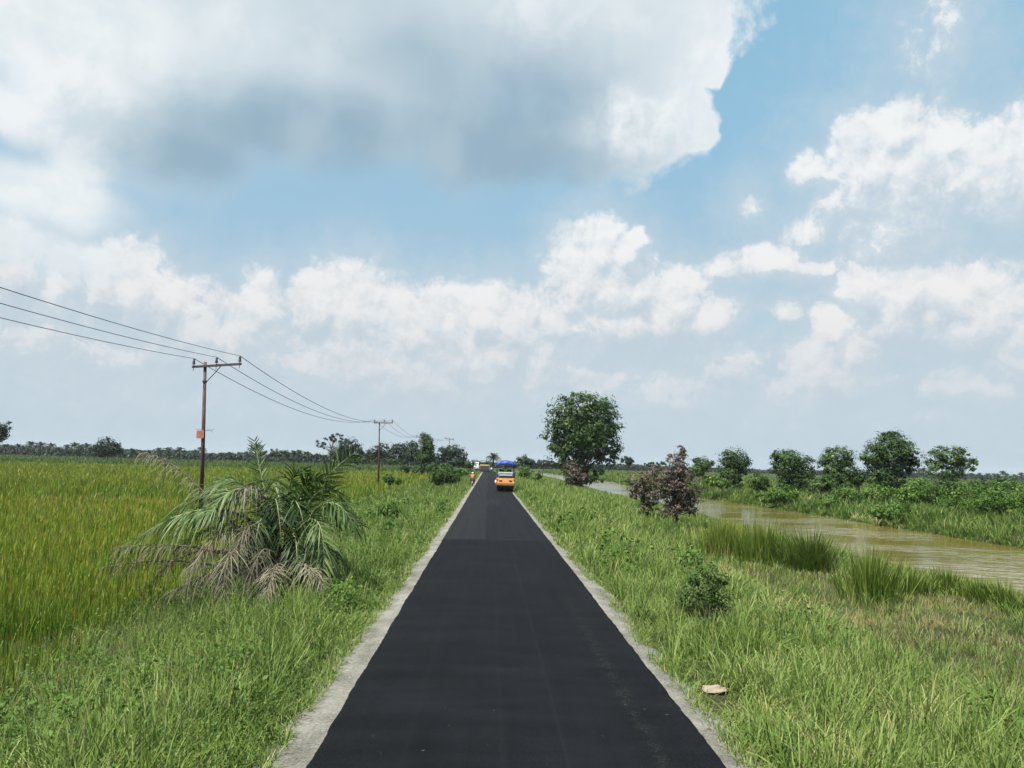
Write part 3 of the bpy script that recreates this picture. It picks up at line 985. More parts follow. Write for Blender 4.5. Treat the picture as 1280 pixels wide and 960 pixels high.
# big arching blades close to the camera, lower right
n_t = 230
x = rg.uniform(3.4, 7.2, n_t); y = rg.uniform(6.3, 11.5, n_t)
k = rg.random(n_t) < np.clip((x - 2.8) / 2.2, .15, 1); x, y = x[k], y[k]
per = 11
xb = np.repeat(x, per) + rg.normal(0, .06, len(x) * per); yb = np.repeat(y, per) + rg.normal(0, .06, len(x) * per)
n = len(xb)
P = [blade_set(xb, yb, rg.uniform(.7, 1.5, n), rg.uniform(.010, .02, n), rg.normal(.35, .2, n), rg.uniform(.25, 1.0, n), np.clip(rg.normal(.62, .16, n), 0, .95), rg, 7)]
x = rg.uniform(-5.4, -2.5, 170); y = rg.uniform(6.0, 13, 170)
xb = np.repeat(x, per) + rg.normal(0, .06, len(x) * per); yb = np.repeat(y, per) + rg.normal(0, .06, len(x) * per)
n = len(xb); ok = xb < edge_l(yb) - .25; 
Q = blade_set(xb[ok], yb[ok], rg.uniform(.6, 1.2, ok.sum()), rg.uniform(.009, .018, ok.sum()), rg.normal(.3, .2, ok.sum()), rg.uniform(.2, .9, ok.sum()), np.clip(rg.normal(.6, .16, ok.sum()), 0, .95), rg, 7)
add_stuff('broad_grass', P, m_grass, 'broad arching grass blades close by at the lower right', 'grass')
add_stuff('broad_grass', [Q], m_grass, 'broad arching grass blades close by at the lower left', 'grass')

# ---- opposite bank
def hopp(x, y):
    return np.interp(x - river_shift(y), [34.0, 35, 37, 45, 70], [.4, 1.1, 1.6, 1.5, 1.2]) * (.3 + 1.4 * fnoise(x, y, 4.2, 91))




rg = np.random.default_rng(303)
P = verge('opp', 11500, 12, xopp, 30, 420, hopp, rg, m_grass, tint0=(.05, .62), wid=.014, lean=(.2, .5), droop=(.2, .7))
add_stuff('far_bank_grass', P, m_grass, 'rank green grass along the far bank of the river', 'grass')

# ---- paddy
rg = np.random.default_rng(404)
n = 190000
y = logu(n, 7.2, 230, rg)
an = np.tan(-.76 * rg.random(n) ** .92)
x0 = np.interp(y, [5, 9, 16, 30, 60], [-5.3, -6.0, -7.0, -8.4, -10]) - 1.2 * (fnoise(y, y * 0 + 7, 4, 95) - .5) + road_shift(y)
x = x0 + an * y * 1.0
bare = np.exp(-(((x + 8.3) / 1.7) ** 2 + ((y - 14.6) / .9) ** 2)) + .8 * np.exp(-(((x + 6.6) / .7) ** 2 + ((y - 15.4) / .8) ** 2))
k = rg.random(n) > bare * 1.15
x, y = x[k], y[k]; n = len(x)
far_field = y > 60 + 2 * (fnoise(x, y * 0, 9, 96) - .5)
h = np.where(far_field, 1.02, .88) * (.8 + .35 * fnoise(x, y, 3, 97)) * rg.uniform(.75, 1.1, n)
ripe = np.interp(y, [8, 15, 22, 34, 56, 60, 61, 75, 110, 180, 230], [.18, .26, .40, .52, .62, .60, .36, .42, .56, .56, .45]) + .30 * (fnoise(x, y, 7, 98) - .5) + .25 * (fnoise(x, y, 1.0, 99) - .5)
tt = np.clip(ripe + rg.normal(0, .17, n), 0, 1)
tt = np.where(rg.random(n) < .05, .97, tt)
W_ = .0145 * rg.uniform(.6, 1.5, n) * np.maximum(1, y / 15) ** .95 * np.interp(y, [10, 22], [1.35, 1])
P = []
for msk, ns in ((y < 30, 4), (y >= 30, 2)):
    k = msk.nonzero()[0]
    P.append(blade_set(x[k], y[k], h[k], W_[k], rg.normal(.14, .17, len(k)), rg.uniform(.02, .55, len(k)), tt[k], rg, ns))
add_stuff('rice_crop', P, m_rice, 'ripening yellow green rice crop filling the field left of the road', 'rice')

# darker sedge strip closing off the paddy and the waste ground behind
n = 60000
y = 150 * (560 / 150) ** rg.random(n)
x = -12 + road_shift(y) + np.tan(-.80 * rg.random(n)) * y
k = (y > 225 + 25 * (fnoise(x, y * 0, 40, 103) - .5)); x, y = x[k], y[k]; n = len(x)
hs = 1.5 * (.5 + 1.0 * fnoise(x, y, 14, 101)) * rg.uniform(.7, 1.1, n)
add_stuff('sedge', [blade_set(x, y, hs, .012 * y / 14, rg.normal(.2, .15, n), rg.uniform(.1, .5, n), np.clip(rg.normal(.22, .12, n) + .3 * (fnoise(x, y, 30, 102) - .5), 0, 1), rg, 2)], m_reed,
          'dark green sedge strip behind the rice field', 'sedge')
# same on the right beyond the far bank
n = 40000
y = 90 * (900 / 90) ** rg.random(n)
x = 46 + np.tan(.62 * rg.random(n)) * y
hs = 1.0 * (.5 + 1.0 * fnoise(x, y, 14, 104)) * rg.uniform(.7, 1.1, n)
add_stuff('meadow_grass', [blade_set(x, y, hs, .012 * y / 14, rg.normal(.2, .15, n), rg.uniform(.1, .5, n), np.clip(rg.normal(.40, .16, n) + .5 * (fnoise(x, y, 22, 105) - .5), 0, 1), rg, 2)], m_grass,
          'green meadow grass stretching away beyond the river', 'grass')

# ------------------------------------------------------------------ reeds (each stand one plant clump)
def reed_clump(px, py, Y, n, rad, h, label, mat=m_reed, tint=(.5, .17), lean=.28, name='reed_clump', wid=.030, group=None):
    p = ground_at(px, Y)
    r = np.abs(rg.normal(0, .5, n)).clip(0, 1.05); a = rg.uniform(0, 2 * np.pi, n)
    x = p.x + np.cos(a) * r * rad[0]; y = p.y + np.sin(a) * r * rad[1]
    az = a + rg.normal(0, .6, n)
    L_ = h * rg.uniform(.55, 1.12, n) * (1 - .25 * r)
    V, F, T, t, al = blade_set(x, y, L_, rg.uniform(.7, 1.3, n) * wid, np.abs(rg.normal(lean * .5, .12, n)) + lean * .5 * r, rg.uniform(.02, .45, n), np.clip(rg.normal(*tint, n), 0, 1), rg, 5, azim=az)
    V = V - np.array([[p.x, p.y, p.z]])
    o = link_mesh(name, arrays_mesh(name, V, F + [T], t, True, al), mat)
    o.location = p
    return tag(o, label, 'reeds', group)


reed_clump(1085, 700, 23.5, 620, (1.0, .8), 2.15, 'dense upright reed clump standing alone on the flat nearest the water', tint=(.52, .16))
reed_clump(905, 690, 34, 900, (1.6, 1.2), 2.35, 'bright green reeds beside the brown withered bush', tint=(.68, .14))
reed_clump(955, 690, 32.5, 1000, (1.7, 1.3), 2.4, 'middle stand of reeds along the near river bank', tint=(.55, .15))
reed_clump(1012, 690, 31, 1000, (1.5, 1.1), 2.3, 'dark rounded reed stand on the near river bank with drooping tops', tint=(.30, .13), lean=.6)
reed_clump(1180, 735, 27, 620, (1.2, 1.0), 1.2, 'low dark green reeds at the water edge right of the tall clump', tint=(.4, .14), lean=.5)
reed_clump(1222, 755, 25.2, 620, (1.3, 1.0), 1.1, 'low green reeds at the water edge between two other low reed stands', tint=(.5, .14), lean=.45)
reed_clump(1300, 780, 23.0, 520, (1.2, 1.0), 1.1, 'low green reeds at the water edge cut off by the right side of the photo', tint=(.5, .14), lean=.45)
reed_clump(1135, 715, 26.0, 520, (1.2, .9), 1.3, 'shorter green reeds just behind the tall upright reed clump', tint=(.45, .14), lean=.4)
reed_clump(1250, 770, 24.5, 560, (1.3, 1.1), 1.1, 'low bright reeds at the water edge at the right side', tint=(.55, .14), lean=.5)
# ------------------------------------------------------------------ bark and leaf materials
m_bark = plain('grey_bark', (.11, .095, .075), .9, var=.4, scale=5, spec=.1, bump=.6, bscale=18)
m_bark_dark = plain('dark_bark', (.055, .045, .038), .9, var=.4, scale=5, spec=.1, bump=.6, bscale=18)
m_leaf = foliage('tree_leaf', [(0, (.013, .030, .007)), (.5, (.034, .070, .014)), (.85, (.070, .120, .024)), (1, (.13, .16, .04))], trans=.15, rough=.55, spec=.15)
m_leaf_far = foliage('distant_tree_leaf', [(0, (.008, .019, .008)), (.6, (.017, .035, .012)), (1, (.038, .06, .018))], trans=.2)
m_leaf_lime = foliage('shrub_leaf', [(0, (.024, .062, .010)), (.5, (.060, .122, .018)), (.9, (.11, .185, .03)), (1, (.17, .19, .055))], trans=.22, spec=.15)
m_leaf_brown = foliage('withered_leaf', [(0, (.045, .030, .028)), (.5, (.082, .060, .048)), (.85, (.14, .102, .076)), (.95, (.10, .11, .04)), (1, (.09, .14, .04))], trans=.2)

TRG = np.random.default_rng(55)


def crown_arrays(lobes, n, size, rng, tint=(.5, .16), gaps=.0, clump=.24, per=26, flat=.75, shell=(.45, 1.0)):
    """lobes: list of (centre Vector, (rx,ry,rz)). leaf clumps spread through the lobes"""
    vol = np.array([r[0] * r[2] for _, r in lobes]) ** 1.0
    nc = max(8, n // per)
    pick = rng.choice(len(lobes), nc, p=vol / vol.sum())
    C = np.array([tuple(l[0]) for l in lobes])[pick]; Rr = np.array([l[1] for l in lobes])[pick]
    d = unit(rng.normal(size=(nc, 3)))
    rad = rng.uniform(shell[0] ** 2, shell[1] ** 2, nc) ** .5
    cc = C + d * Rr * rad[:, None]
    if gaps:
        g = vnoise(cc[:, 0] + cc[:, 1] * .7, cc[:, 2] * 1.3 + cc[:, 1] * .4, Rr.mean() * .55, int(rng.integers(999)))
        k = g > gaps; cc, d, Rr = cc[k], d[k], Rr[k]; nc = len(cc)
    ct = rng.normal(tint[0], tint[1], nc)
    cr = Rr.min(1) * clump * rng.uniform(.6, 1.4, nc)
    off = rng.normal(size=(nc, per, 3)) * .62 * np.array([1, 1, flat])
    p = (cc[:, None] + off * cr[:, None, None]).reshape(-1, 3)
    dd = np.repeat(d, per, 0)
    nr = unit(dd * .9 + rng.normal(size=p.shape) * .42 + np.array([0, 0, .6]) + off.reshape(-1, 3) * .75)
    t = np.clip(np.repeat(ct, per) + rng.normal(0, .10, len(p)), 0, 1)
    sz = size * rng.uniform(.6, 1.35, len(p))
    return leaves(p, nr, sz, t, rng, .5), cc


def limb(bm, a, b, r0, r1, rng, bow=.12, n=5, seg=6):
    a = Vector(a); b = Vector(b); L_ = (b - a).length
    off = Vector(rng.normal(0, 1, 3)) * L_ * bow
    pts = [a.lerp(b, t) + off * (t * (1 - t) * 2) + Vector((0, 0, 1)) * L_ * .10 * t * (1 - t) for t in np.linspace(0, 1, n)]
    tube(bm, pts, [r0 + (r1 - r0) * t for t in np.linspace(0, 1, n)], seg)


def tree(name, label, px, Y, lobes_px, n, leaf, cat='tree', group=None, mat=None, bark=None, tr=.2, tint=(.5, .16), gaps=0.0, clump=.24, per=26,
         depth=1.0, stems=1, fork=.35, limbs=14, base_py=None, shell=(.45, 1.0), flat=.75, sink=.05, parts=('trunk', 'crown')):
    mat = mat or m_leaf; bark = bark or m_bark
    g = ground_at(px, Y)
    root = empty(name, g, label=label, cat=cat, group=group)
    s = Y / FPX
    lobes = []
    if name == 'bank_tree': lobes_px = [(a, b, c * 1.1, d_ * 1.12) for a, b, c, d_ in lobes_px]; n = int(n * 1.35)
    for i, l in enumerate(lobes_px):
        cx, cy, rx, ry = l[:4]
        p = at_depth(cx, cy, Y + (l[4] if len(l) > 4 else TRG.uniform(-.5, .5) * rx * s * (1 if i else 0)))
        lobes.append((p - g, (rx * s, min(rx, (rx + ry) * .5) * s * depth, ry * s)))
    A, cc = crown_arrays(lobes, n, leaf, TRG, tint, gaps, clump, per, flat, shell)
    V, F, t, al = merge([A])
    zmin = -g.z + float(gz(g.x, g.y)) + .02
    V[:, 2] = np.maximum(V[:, 2], .02)
    link_mesh(parts[1], arrays_mesh(parts[1], V, F, t, False, al), mat, root)
    bm = bmesh.new()
    top = sum((l[0] for l in lobes), Vector()) / len(lobes)
    zlow = min(l[0].z - l[1][2] for l in lobes)
    for k in range(stems):
        b0 = Vector((TRG.normal(0, tr * 2.2 * (stems > 1)), TRG.normal(0, tr * 2.2 * (stems > 1)), -sink))
        fk = Vector((top.x * fork + b0.x, top.y * fork + b0.y, max(.3, zlow + (top.z - zlow) * fork)))
        limb(bm, b0, fk, tr, tr * .62, TRG, .05, 6, 9)
        sel = TRG.choice(len(cc), min(limbs, len(cc)), replace=False)
        for j in sel:
            q = Vector(cc[j])
            if q.z < fk.z * .6: continue
            limb(bm, fk.lerp(b0, TRG.uniform(0, .25)), q, tr * .38, tr * .06, TRG, .12, 6, 5)
    obj(parts[0], bm, bark, root, True)
    return root


# ------------------------------------------------------------------ the round tree on the right bank
tree('broadleaf_tree', 'tall round crowned dark green tree standing between the road and the river', 727, 140,
     [(727, 528, 42, 38), (748, 520, 28, 26), (703, 525, 26, 24), (730, 510, 34, 20), (757, 545, 23, 26), (696, 546, 22, 18), (725, 558, 40, 28), (760, 566, 20, 18),
      (738, 583, 28, 20), (708, 572, 24, 18), (745, 598, 16, 12), (717, 597, 16, 13), (728, 503, 30, 15), (742, 545, 34, 26), (712, 540, 30, 24)], 24000, .27, tr=.27, gaps=.27, clump=.20, limbs=34, tint=(.48, .2), shell=(.5, 1.02), fork=.3, stems=2)
tree('shrub', 'brownish leafy shrub at the foot of the tall round tree', 722, 136, [(716, 590, 13, 16), (724, 598, 13, 10)], 2000, .17, 'shrub', mat=m_leaf_brown, tr=.06, stems=3, limbs=8, tint=(.35, .24), parts=('stem', 'foliage'))

# ------------------------------------------------------------------ withered brown bush
tree('withered_bush', 'withered brown bush with dry leaves and dark stems beside the near river bank', 843, 50,
     [(845, 603, 22, 28), (860, 612, 16, 28), (831, 606, 14, 20), (848, 582, 14, 18), (853, 567, 8, 11), (843, 637, 22, 14), (866, 632, 11, 14), (838, 573, 5, 9), (822, 615, 9, 12)], 7000, .075, 'bush', mat=m_leaf_brown, bark=m_bark_dark,
     tr=.07, stems=7, limbs=22, tint=(.45, .25), gaps=.22, clump=.26, per=18, shell=(.2, 1.05), fork=.25, parts=('stem', 'foliage'))
tree('withered_bush', 'lower half green bush with dry brown twigs touching the withered brown bush on its left', 808, 58,
     [(803, 602, 18, 14), (818, 596, 14, 13), (795, 612, 12, 12), (815, 618, 14, 12), (810, 632, 14, 10)], 3600, .09, 'bush', mat=m_leaf_brown, bark=m_bark_dark, tr=.05, stems=5, limbs=10, tint=(.66, .26), gaps=.2, per=18, shell=(.2, 1.05), parts=('stem', 'foliage'))

# ------------------------------------------------------------------ trees on the far bank
OPP = 'trees along the far river bank'
tree('bank_tree', 'small dense oval tree at the far left of the far bank row', 917, 122, [(917, 575, 17, 14), (913, 584, 14, 12), (925, 582, 12, 12), (917, 594, 13, 10), (917, 604, 11, 8)], 5200, .17, group=OPP, tr=.16, tint=(.36, .16))
tree('shrub', 'round dark shrub below the small oval tree on the far bank', 911, 118, [(911, 593, 12, 8)], 1100, .15, 'shrub', mat=m_leaf, tr=.05, stems=3, limbs=5, parts=('stem', 'foliage'))
tree('bank_tree', 'wide dark tree whose crown reaches down to the far bank, second in the row', 990, 108,
     [(985, 580, 20, 18), (1003, 585, 15, 16), (975, 575, 12, 13), (993, 600, 18, 13), (985, 612, 14, 9), (990, 620, 14, 8)], 7200, .16, group=OPP, tr=.17, tint=(.36, .17), clump=.22)
tree('bank_tree', 'rounded tree with a paler lower half in the middle of the far bank row', 1046, 112, [(1047, 572, 19, 13), (1035, 580, 12, 12), (1058, 582, 10, 11), (1045, 592, 18, 10), (1046, 604, 17, 10), (1046, 614, 14, 7)], 6000, .16, group=OPP, tr=.15, tint=(.45, .18))
tree('bank_tree', 'largest dark green tree of the far bank row, with a lobed top', 1112, 100,
     [(1112, 562, 25, 20), (1093, 572, 18, 14), (1133, 568, 16, 16), (1113, 550, 16, 11), (1110, 585, 26, 15), (1135, 580, 13, 11), (1100, 598, 16, 12), (1118, 604, 20, 12), (1106, 614, 16, 8)], 11000, .155, group=OPP, tr=.2, tint=(.42, .18))
tree('bank_tree', 'loose light green tree with a gappy crown ending the far bank row', 1187, 98,
     [(1185, 568, 22, 11), (1168, 575, 13, 12), (1202, 573, 12, 11), (1182, 584, 24, 12), (1215, 580, 9, 7), (1190, 598, 14, 10), (1185, 608, 16, 10)], 5400, .155, group=OPP, tr=.15, tint=(.62, .18), gaps=.30, clump=.26, limbs=22)

# shrubs along the far bank: (px, Y, lobes, n, material, tint, label)
SH = [(1150, 80, [(1150, 612, 22, 14), (1135, 622, 18, 12)], 3000, m_leaf_lime, .5, 'yellow green bush in front of the largest far bank tree'),
      (1165, 84, [(1166, 615, 18, 20), (1180, 610, 12, 12)], 2600, m_leaf, .35, 'dark bush between the lobed tree and the loose light green tree'),
      (1205, 70, [(1203, 622, 28, 19), (1225, 634, 22, 16), (1186, 636, 22, 15), (1205, 648, 20, 10)], 6400, m_leaf_lime, .42, 'broad green bush below the loose light green tree'),
      (1262, 62, [(1258, 620, 34, 20), (1232, 630, 26, 18), (1275, 640, 28, 17), (1245, 648, 22, 12)], 7600, m_leaf_lime, .38, 'broad green bush by the water at the right side of the photo'),
      (1300, 70, [(1300, 615, 28, 20)], 2600, m_leaf_lime, .4, 'green bush cut off by the right side of the photo'),
      (1100, 88, [(1098, 618, 20, 12), (1080, 626, 14, 9)], 2400, m_leaf_lime, .55, 'pale grassy bush in front of the lobed tree'),
      (1025, 98, [(1023, 608, 15, 10), (1035, 602, 12, 9)], 2000, m_leaf, .5, 'low bush between the second and the middle far bank tree'),
      (945, 104, [(945, 602, 12, 11), (955, 606, 9, 8)], 1500, m_leaf, .45, 'small dark bush left of the wide dark tree'),
      (1073, 106, [(1072, 596, 12, 11)], 1300, m_leaf, .25, 'dark bush squeezed between the middle tree and the lobed tree'),
      (880, 128, [(880, 580, 10, 8), (872, 588, 9, 8)], 1200, m_leaf, .55, 'light bush left of the small oval tree'),
      (1060, 84, [(1058, 620, 22, 12), (1038, 628, 18, 10)], 2600, m_leaf_lime, .35, 'long low bush below the middle far bank tree'),
      (985, 92, [(980, 618, 20, 11), (960, 622, 16, 9)], 2400, m_leaf_lime, .45, 'low bush spreading in front of the wide dark tree'),
      (1235, 86, [(1232, 608, 22, 11), (1255, 604, 16, 10)], 2200, m_leaf, .4, 'dark bush behind the broad green bushes at the right side'),
      (905, 112, [(902, 604, 14, 7), (890, 600, 12, 7)], 1500, m_leaf_lime, .45, 'low bush at the foot of the small oval tree'),
      (1120, 66, [(1122, 640, 22, 10), (1100, 640, 16, 8)], 2600, m_leaf_lime, .5, 'low creeping bush at the water edge below the lobed tree')]
for px, Y, lb, n, mt, tn, lab in SH:
    tree('shrub', lab, px, Y, lb, n, .0016 * Y, 'shrub', 'shrubs along the far river bank', mat=mt, tr=.05, stems=4, limbs=6, tint=(tn, .2), clump=.34, per=22, parts=('stem', 'foliage'))

# ------------------------------------------------------------------ shrubs beside the road
SV = [(555, 96, [(553, 592, 17, 11), (565, 596, 12, 9), (545, 598, 10, 8)], 3200, m_leaf, .45, .13, 'dark leafy shrub on the left verge just before the motorcycle'),
      (487, 42, [(487, 640, 13, 11), (478, 646, 9, 8), (498, 648, 9, 8)], 1500, m_leaf_lime, .3, .10, 'small bushy shrub on the left verge right of the palm'),
      (488, 86, [(486, 599, 7, 6), (494, 602, 10, 4)], 900, m_leaf, .4, .12, 'tiny dark shrub at the foot of the second utility pole'),
      (880, 15.6, [(880, 735, 26, 16), (861, 750, 20, 16), (899, 748, 20, 18), (889, 716, 10, 13), (868, 722, 11, 11), (877, 706, 5, 9), (880, 768, 28, 14), (903, 725, 8, 10)], 3400, m_leaf, .45, .030, 'dark blue green weed shrub standing in the right verge'),
      (657, 150, [(655, 590, 8, 8), (668, 594, 9, 7)], 1100, m_leaf_lime, .45, .2, 'olive bush at the road edge just beyond the road roller')]
for px, Y, lb, n, mt, tn, lf, lab in SV:
    tree('shrub', lab, px, Y, lb, n, lf, 'shrub', 'shrubs beside the road', mat=mt, tr=.03, stems=4, limbs=7, tint=(tn, .18), clump=.34, per=16, parts=('stem', 'foliage'))

# ------------------------------------------------------------------ trees behind the paddy, left and centre
LG = 'dark trees behind the rice field'
FT = [('broadleaf_tree', 'lone round dark tree out in the rice field far left', 133, 260, [(133, 557, 15, 10), (126, 563, 11, 8), (142, 562, 10, 8)], 3000, .36, .3, 0, .2),
      ('broadleaf_tree', 'green tree cut off by the left side of the photo', -8, 235, [(-8, 540, 16, 14), (4, 533, 9, 8), (2, 545, 8, 7)], 2600, .34, .55, .2, .25),
      ('feathery_tree', 'tall feathery tree with see-through crown and bare limbs behind the palm', 413, 265, [(405, 553, 9, 5), (420, 546, 9, 4), (411, 549, 9, 5), (428, 551, 7, 4), (401, 560, 7, 4)], 1500, .33, .35, .34, .22),
      ('broadleaf_tree', 'dense dark tree just right of the feathery tree', 436, 262, [(437, 560, 15, 11), (426, 566, 12, 9), (447, 568, 10, 8)], 3400, .36, .2, 0, .28),
      ('broadleaf_tree', 'dark tree with rounded top behind the second utility pole', 478, 270, [(478, 563, 12, 9), (466, 568, 11, 8)], 2200, .36, .2, 0, .25),
      ('broadleaf_tree', 'dark flat topped tree right of the second utility pole', 500, 268, [(500, 561, 12, 9), (508, 566, 9, 9), (492, 568, 9, 8)], 2400, .36, .2, 0, .25),
      ('broadleaf_tree', 'dark round tree left of the narrow tall tree', 516, 240, [(516, 560, 8, 10), (517, 568, 10, 9)], 1900, .33, .28, 0, .25),
      ('narrow_tree', 'narrow tall tree grown up beside the third utility pole', 534, 205, [(533, 549, 8, 9), (535, 560, 10, 11), (536, 574, 11, 11), (528, 578, 8, 8), (533, 556, 9, 12), (531, 568, 10, 10)], 6000, .26, .30, .0, .22),
      ('broadleaf_tree', 'broad dark tree under the leaning utility pole by the road', 565, 210, [(565, 565, 15, 9), (555, 568, 10, 9), (576, 571, 9, 9), (566, 577, 16, 8)], 4200, .28, .2, 0, .25)]
for nm, lab, px, Y, lb, n, lf, tn, gp, tr_ in FT:
    tree(nm, lab, px, Y, lb, n, lf, 'tree', LG, mat=m_leaf_far if nm != 'narrow_tree' else m_leaf, tr=tr_, tint=(tn + .12, .16), gaps=gp, clump=.3, limbs=14 if gp < .3 else 26)
SL = [(545, 190, [(545, 584, 22, 7), (520, 586, 18, 6)], 2200, m_leaf, .35, 'low dark hedge row at the foot of the narrow tall tree'),
      (578, 165, [(578, 590, 13, 6), (588, 594, 8, 6)], 1500, m_leaf_lime, .5, 'bright green scrub at the road edge ahead of the motorcycle'),
      (585, 230, [(585, 580, 8, 6)], 900, m_leaf, .4, 'green scrub beside the white truck'),
      (460, 255, [(455, 575, 22, 4), (490, 577, 18, 4)], 1700, m_leaf, .3, 'long low scrub in front of the dark trees'),
      (350, 300, [(350, 567, 26, 5), (385, 570, 18, 4)], 1700, m_leaf_far, .4, 'low dark scrub at the field end behind the palm')]
for px, Y, lb, n, mt, tn, lab in SL:
    tree('shrub', lab, px, Y, lb, n, .0014 * Y, 'shrub', 'scrub at the far end of the left verge', mat=mt, tr=.06, stems=4, limbs=5, tint=(tn, .18), clump=.34, parts=('stem', 'foliage'))
CG = [(655, 300, [(655, 575, 9, 6), (663, 578, 7, 5)], 1500, 'dark rounded tree beyond the blue roller canopy'),
      (677, 330, [(678, 579, 10, 4), (690, 580, 8, 4)], 1200, 'low dark tree left of the tall round tree, beyond the river bend'),
      (785, 300, [(783, 575, 7, 5), (788, 578, 6, 4)], 1000, 'blue grey tree right of the tall round tree, far off'),
      (815, 340, [(815, 580, 10, 3), (826, 579, 8, 3)], 800, 'far low tree behind the withered brown bush'),
      (878, 300, [(872, 577, 9, 5), (885, 579, 8, 4)], 1200, 'far tree left of the small oval tree')]
for px, Y, lb, n, lab in CG:
    tree('broadleaf_tree', lab, px, Y, lb, n, .0013 * Y, 'tree', 'far trees beyond the river bend', mat=m_leaf_far, tr=.2, tint=(.5, .16), clump=.32)

# ------------------------------------------------------------------ oil palms on the skyline
m_palm_far = foliage('distant_palm_frond', [(0, (.008, .020, .008)), (1, (.03, .05, .02))], trans=.15)


def palm_mesh(h, nf, L_, rng, leaf_w=.16):
    bases, dirs, wvs, Ls, Ws, dr, tt = [], [], [], [], [], [], []
    for i in range(nf):
        az = i * 2.39996 + rng.normal(0, .15); el = 1.25 - 1.7 * (i / nf) + rng.normal(0, .1)
        d = np.array([math.cos(az) * math.cos(el), math.sin(az) * math.cos(el), math.sin(el)])
        prev = np.array([0, 0, h]); L1 = L_ * rng.uniform(.85, 1.1); tint = np.clip(.75 - .6 * i / nf + rng.normal(0, .12), 0, 1)
        for j in range(11):
            u = (j + .5) / 11
            p = np.array([0, 0, h]) + d * L1 * u; p[2] -= .55 * L1 * u * u
            tan = unit((d - np.array([0, 0, 1.1 * u]))[None])[0]
            s = unit(np.cross(tan, [0, 0, 1])[None])[0]
            for sg in (-1, 1):
                bases.append(p); dirs.append(unit((s * sg + tan * .5 - np.array([0, 0, .15]))[None])[0]); wvs.append(tan)
                Ls.append(.28 * L_ * (.5 + .9 * u - .9 * u ** 2.5)); Ws.append(leaf_w * 2.2); dr.append(.45); tt.append(tint)
        bases.append(np.array([0, 0, h - .1])); dirs.append(d); wvs.append(unit(np.cross(d, [0, 0, 1])[None])[0]); Ls.append(L1); Ws.append(.18); dr.append(.55); tt.append(tint * .8)
    V, F, T, t, al = ribbons(np.array(bases), np.array(dirs), np.array(wvs), np.array(Ls), np.array(Ws), np.array(dr), np.array(tt), 2)
    return arrays_mesh('crown', V, F + [T], t, False, al)


def palm_proto(h, seed):
    rng = np.random.default_rng(seed)
    me = palm_mesh(h, 22, 4.2, rng)
    me.materials.append(m_palm_far)
    bm = bmesh.new(); tube(bm, [(0, 0, -.3), (.1, 0, h * .5), (0, 0, h)], [.38, .32, .28], 7)
    tm = bpy.data.meshes.new('trunk'); bmesh.ops.recalc_face_normals(bm, faces=bm.faces[:]); bm.to_mesh(tm); bm.free(); tm.materials.append(m_bark_dark)
    return me, tm


protos = [palm_proto(h, i) for i, h in enumerate((5.2, 6.0, 4.4, 6.8))]


def far_palm(p, k, label, group, s=1.0):
    me, tm = protos[k % 4]
    r = empty('oil_palm', p, TRG.uniform(0, 6.28), label=label, cat='palm', group=group)
    r.scale = (s, s, s * TRG.uniform(.9, 1.08))
    for nm, m_ in (('crown', me), ('trunk', tm)):
        o = bpy.data.objects.new(nm, m_); COL.objects.link(o); o.parent = r
    return r


px = -70.0; i = 0
while px < 520:
    Y = 430 + TRG.uniform(-40, 70)
    far_palm(ground_at(px, Y), int(TRG.integers(4)), 'dark oil palm in the far row behind the rice field', 'oil palms behind the rice field', TRG.uniform(.8, 1.08))
    px += TRG.uniform(5, 15); i += 1
px = 1150.0
while px < 1330:
    Y = 640 + TRG.uniform(-60, 90)
    far_palm(ground_at(px, Y), int(TRG.integers(4)), 'tiny oil palm in the far row on the right skyline', 'oil palms on the right skyline', TRG.uniform(.8, 1.05))
    px += TRG.uniform(4, 11)
far_palm(ground_at(616, 300), 1, 'single oil palm standing beyond the paving machine where the road bends', None, .85)
far_palm(ground_at(318, 395), 3, 'taller oil palm rising above the far row right of the first utility pole', None, 1.15)

# far-off wood that closes the skyline
def wood(name, pts, n, h, leaf, label):
    rng = np.random.default_rng(77)
    u = rng.random(n) * (len(pts) - 1); i0 = u.astype(int); f = u - i0
    A = np.array([(p.x, p.y, p.z) for p in pts])
    c = A[i0] * (1 - f)[:, None] + A[np.minimum(i0 + 1, len(pts) - 1)] * f[:, None]
    c[:, 1] += rng.uniform(-18, 18, n)
    hh = h * (.35 + 1.0 * fnoise(c[:, 0], c[:, 1] * .2, 16, 111))
    c[:, 2] = gz(c[:, 0], c[:, 1]) + hh * rng.random(n) ** .8
    nr = unit(rng.normal(size=(n, 3)) * .7 + np.array([0, -.3, .8]))
    V, F, t, al = merge([leaves(c, nr, leaf * rng.uniform(.6, 1.4, n), np.clip(rng.normal(.4, .2, n), 0, 1), rng, .6)])
    o = link_mesh(name, arrays_mesh(name, V, F, t, False, al), m_leaf_far)
    tag(o, label, 'wood', None, 'stuff')


wood('distant_wood', [ground_at(x, 500) for x in (-90, 100, 250, 400, 520, 600)], 26000, 6.0, 1.0, 'dark far-off wood along the left skyline')
wood('distant_wood', [ground_at(x, Y) for x, Y in ((600, 560), (700, 600), (850, 700), (1000, 760), (1150, 720), (1350, 700))], 24000, 4.6, 1.3, 'dark far-off wood along the right skyline')
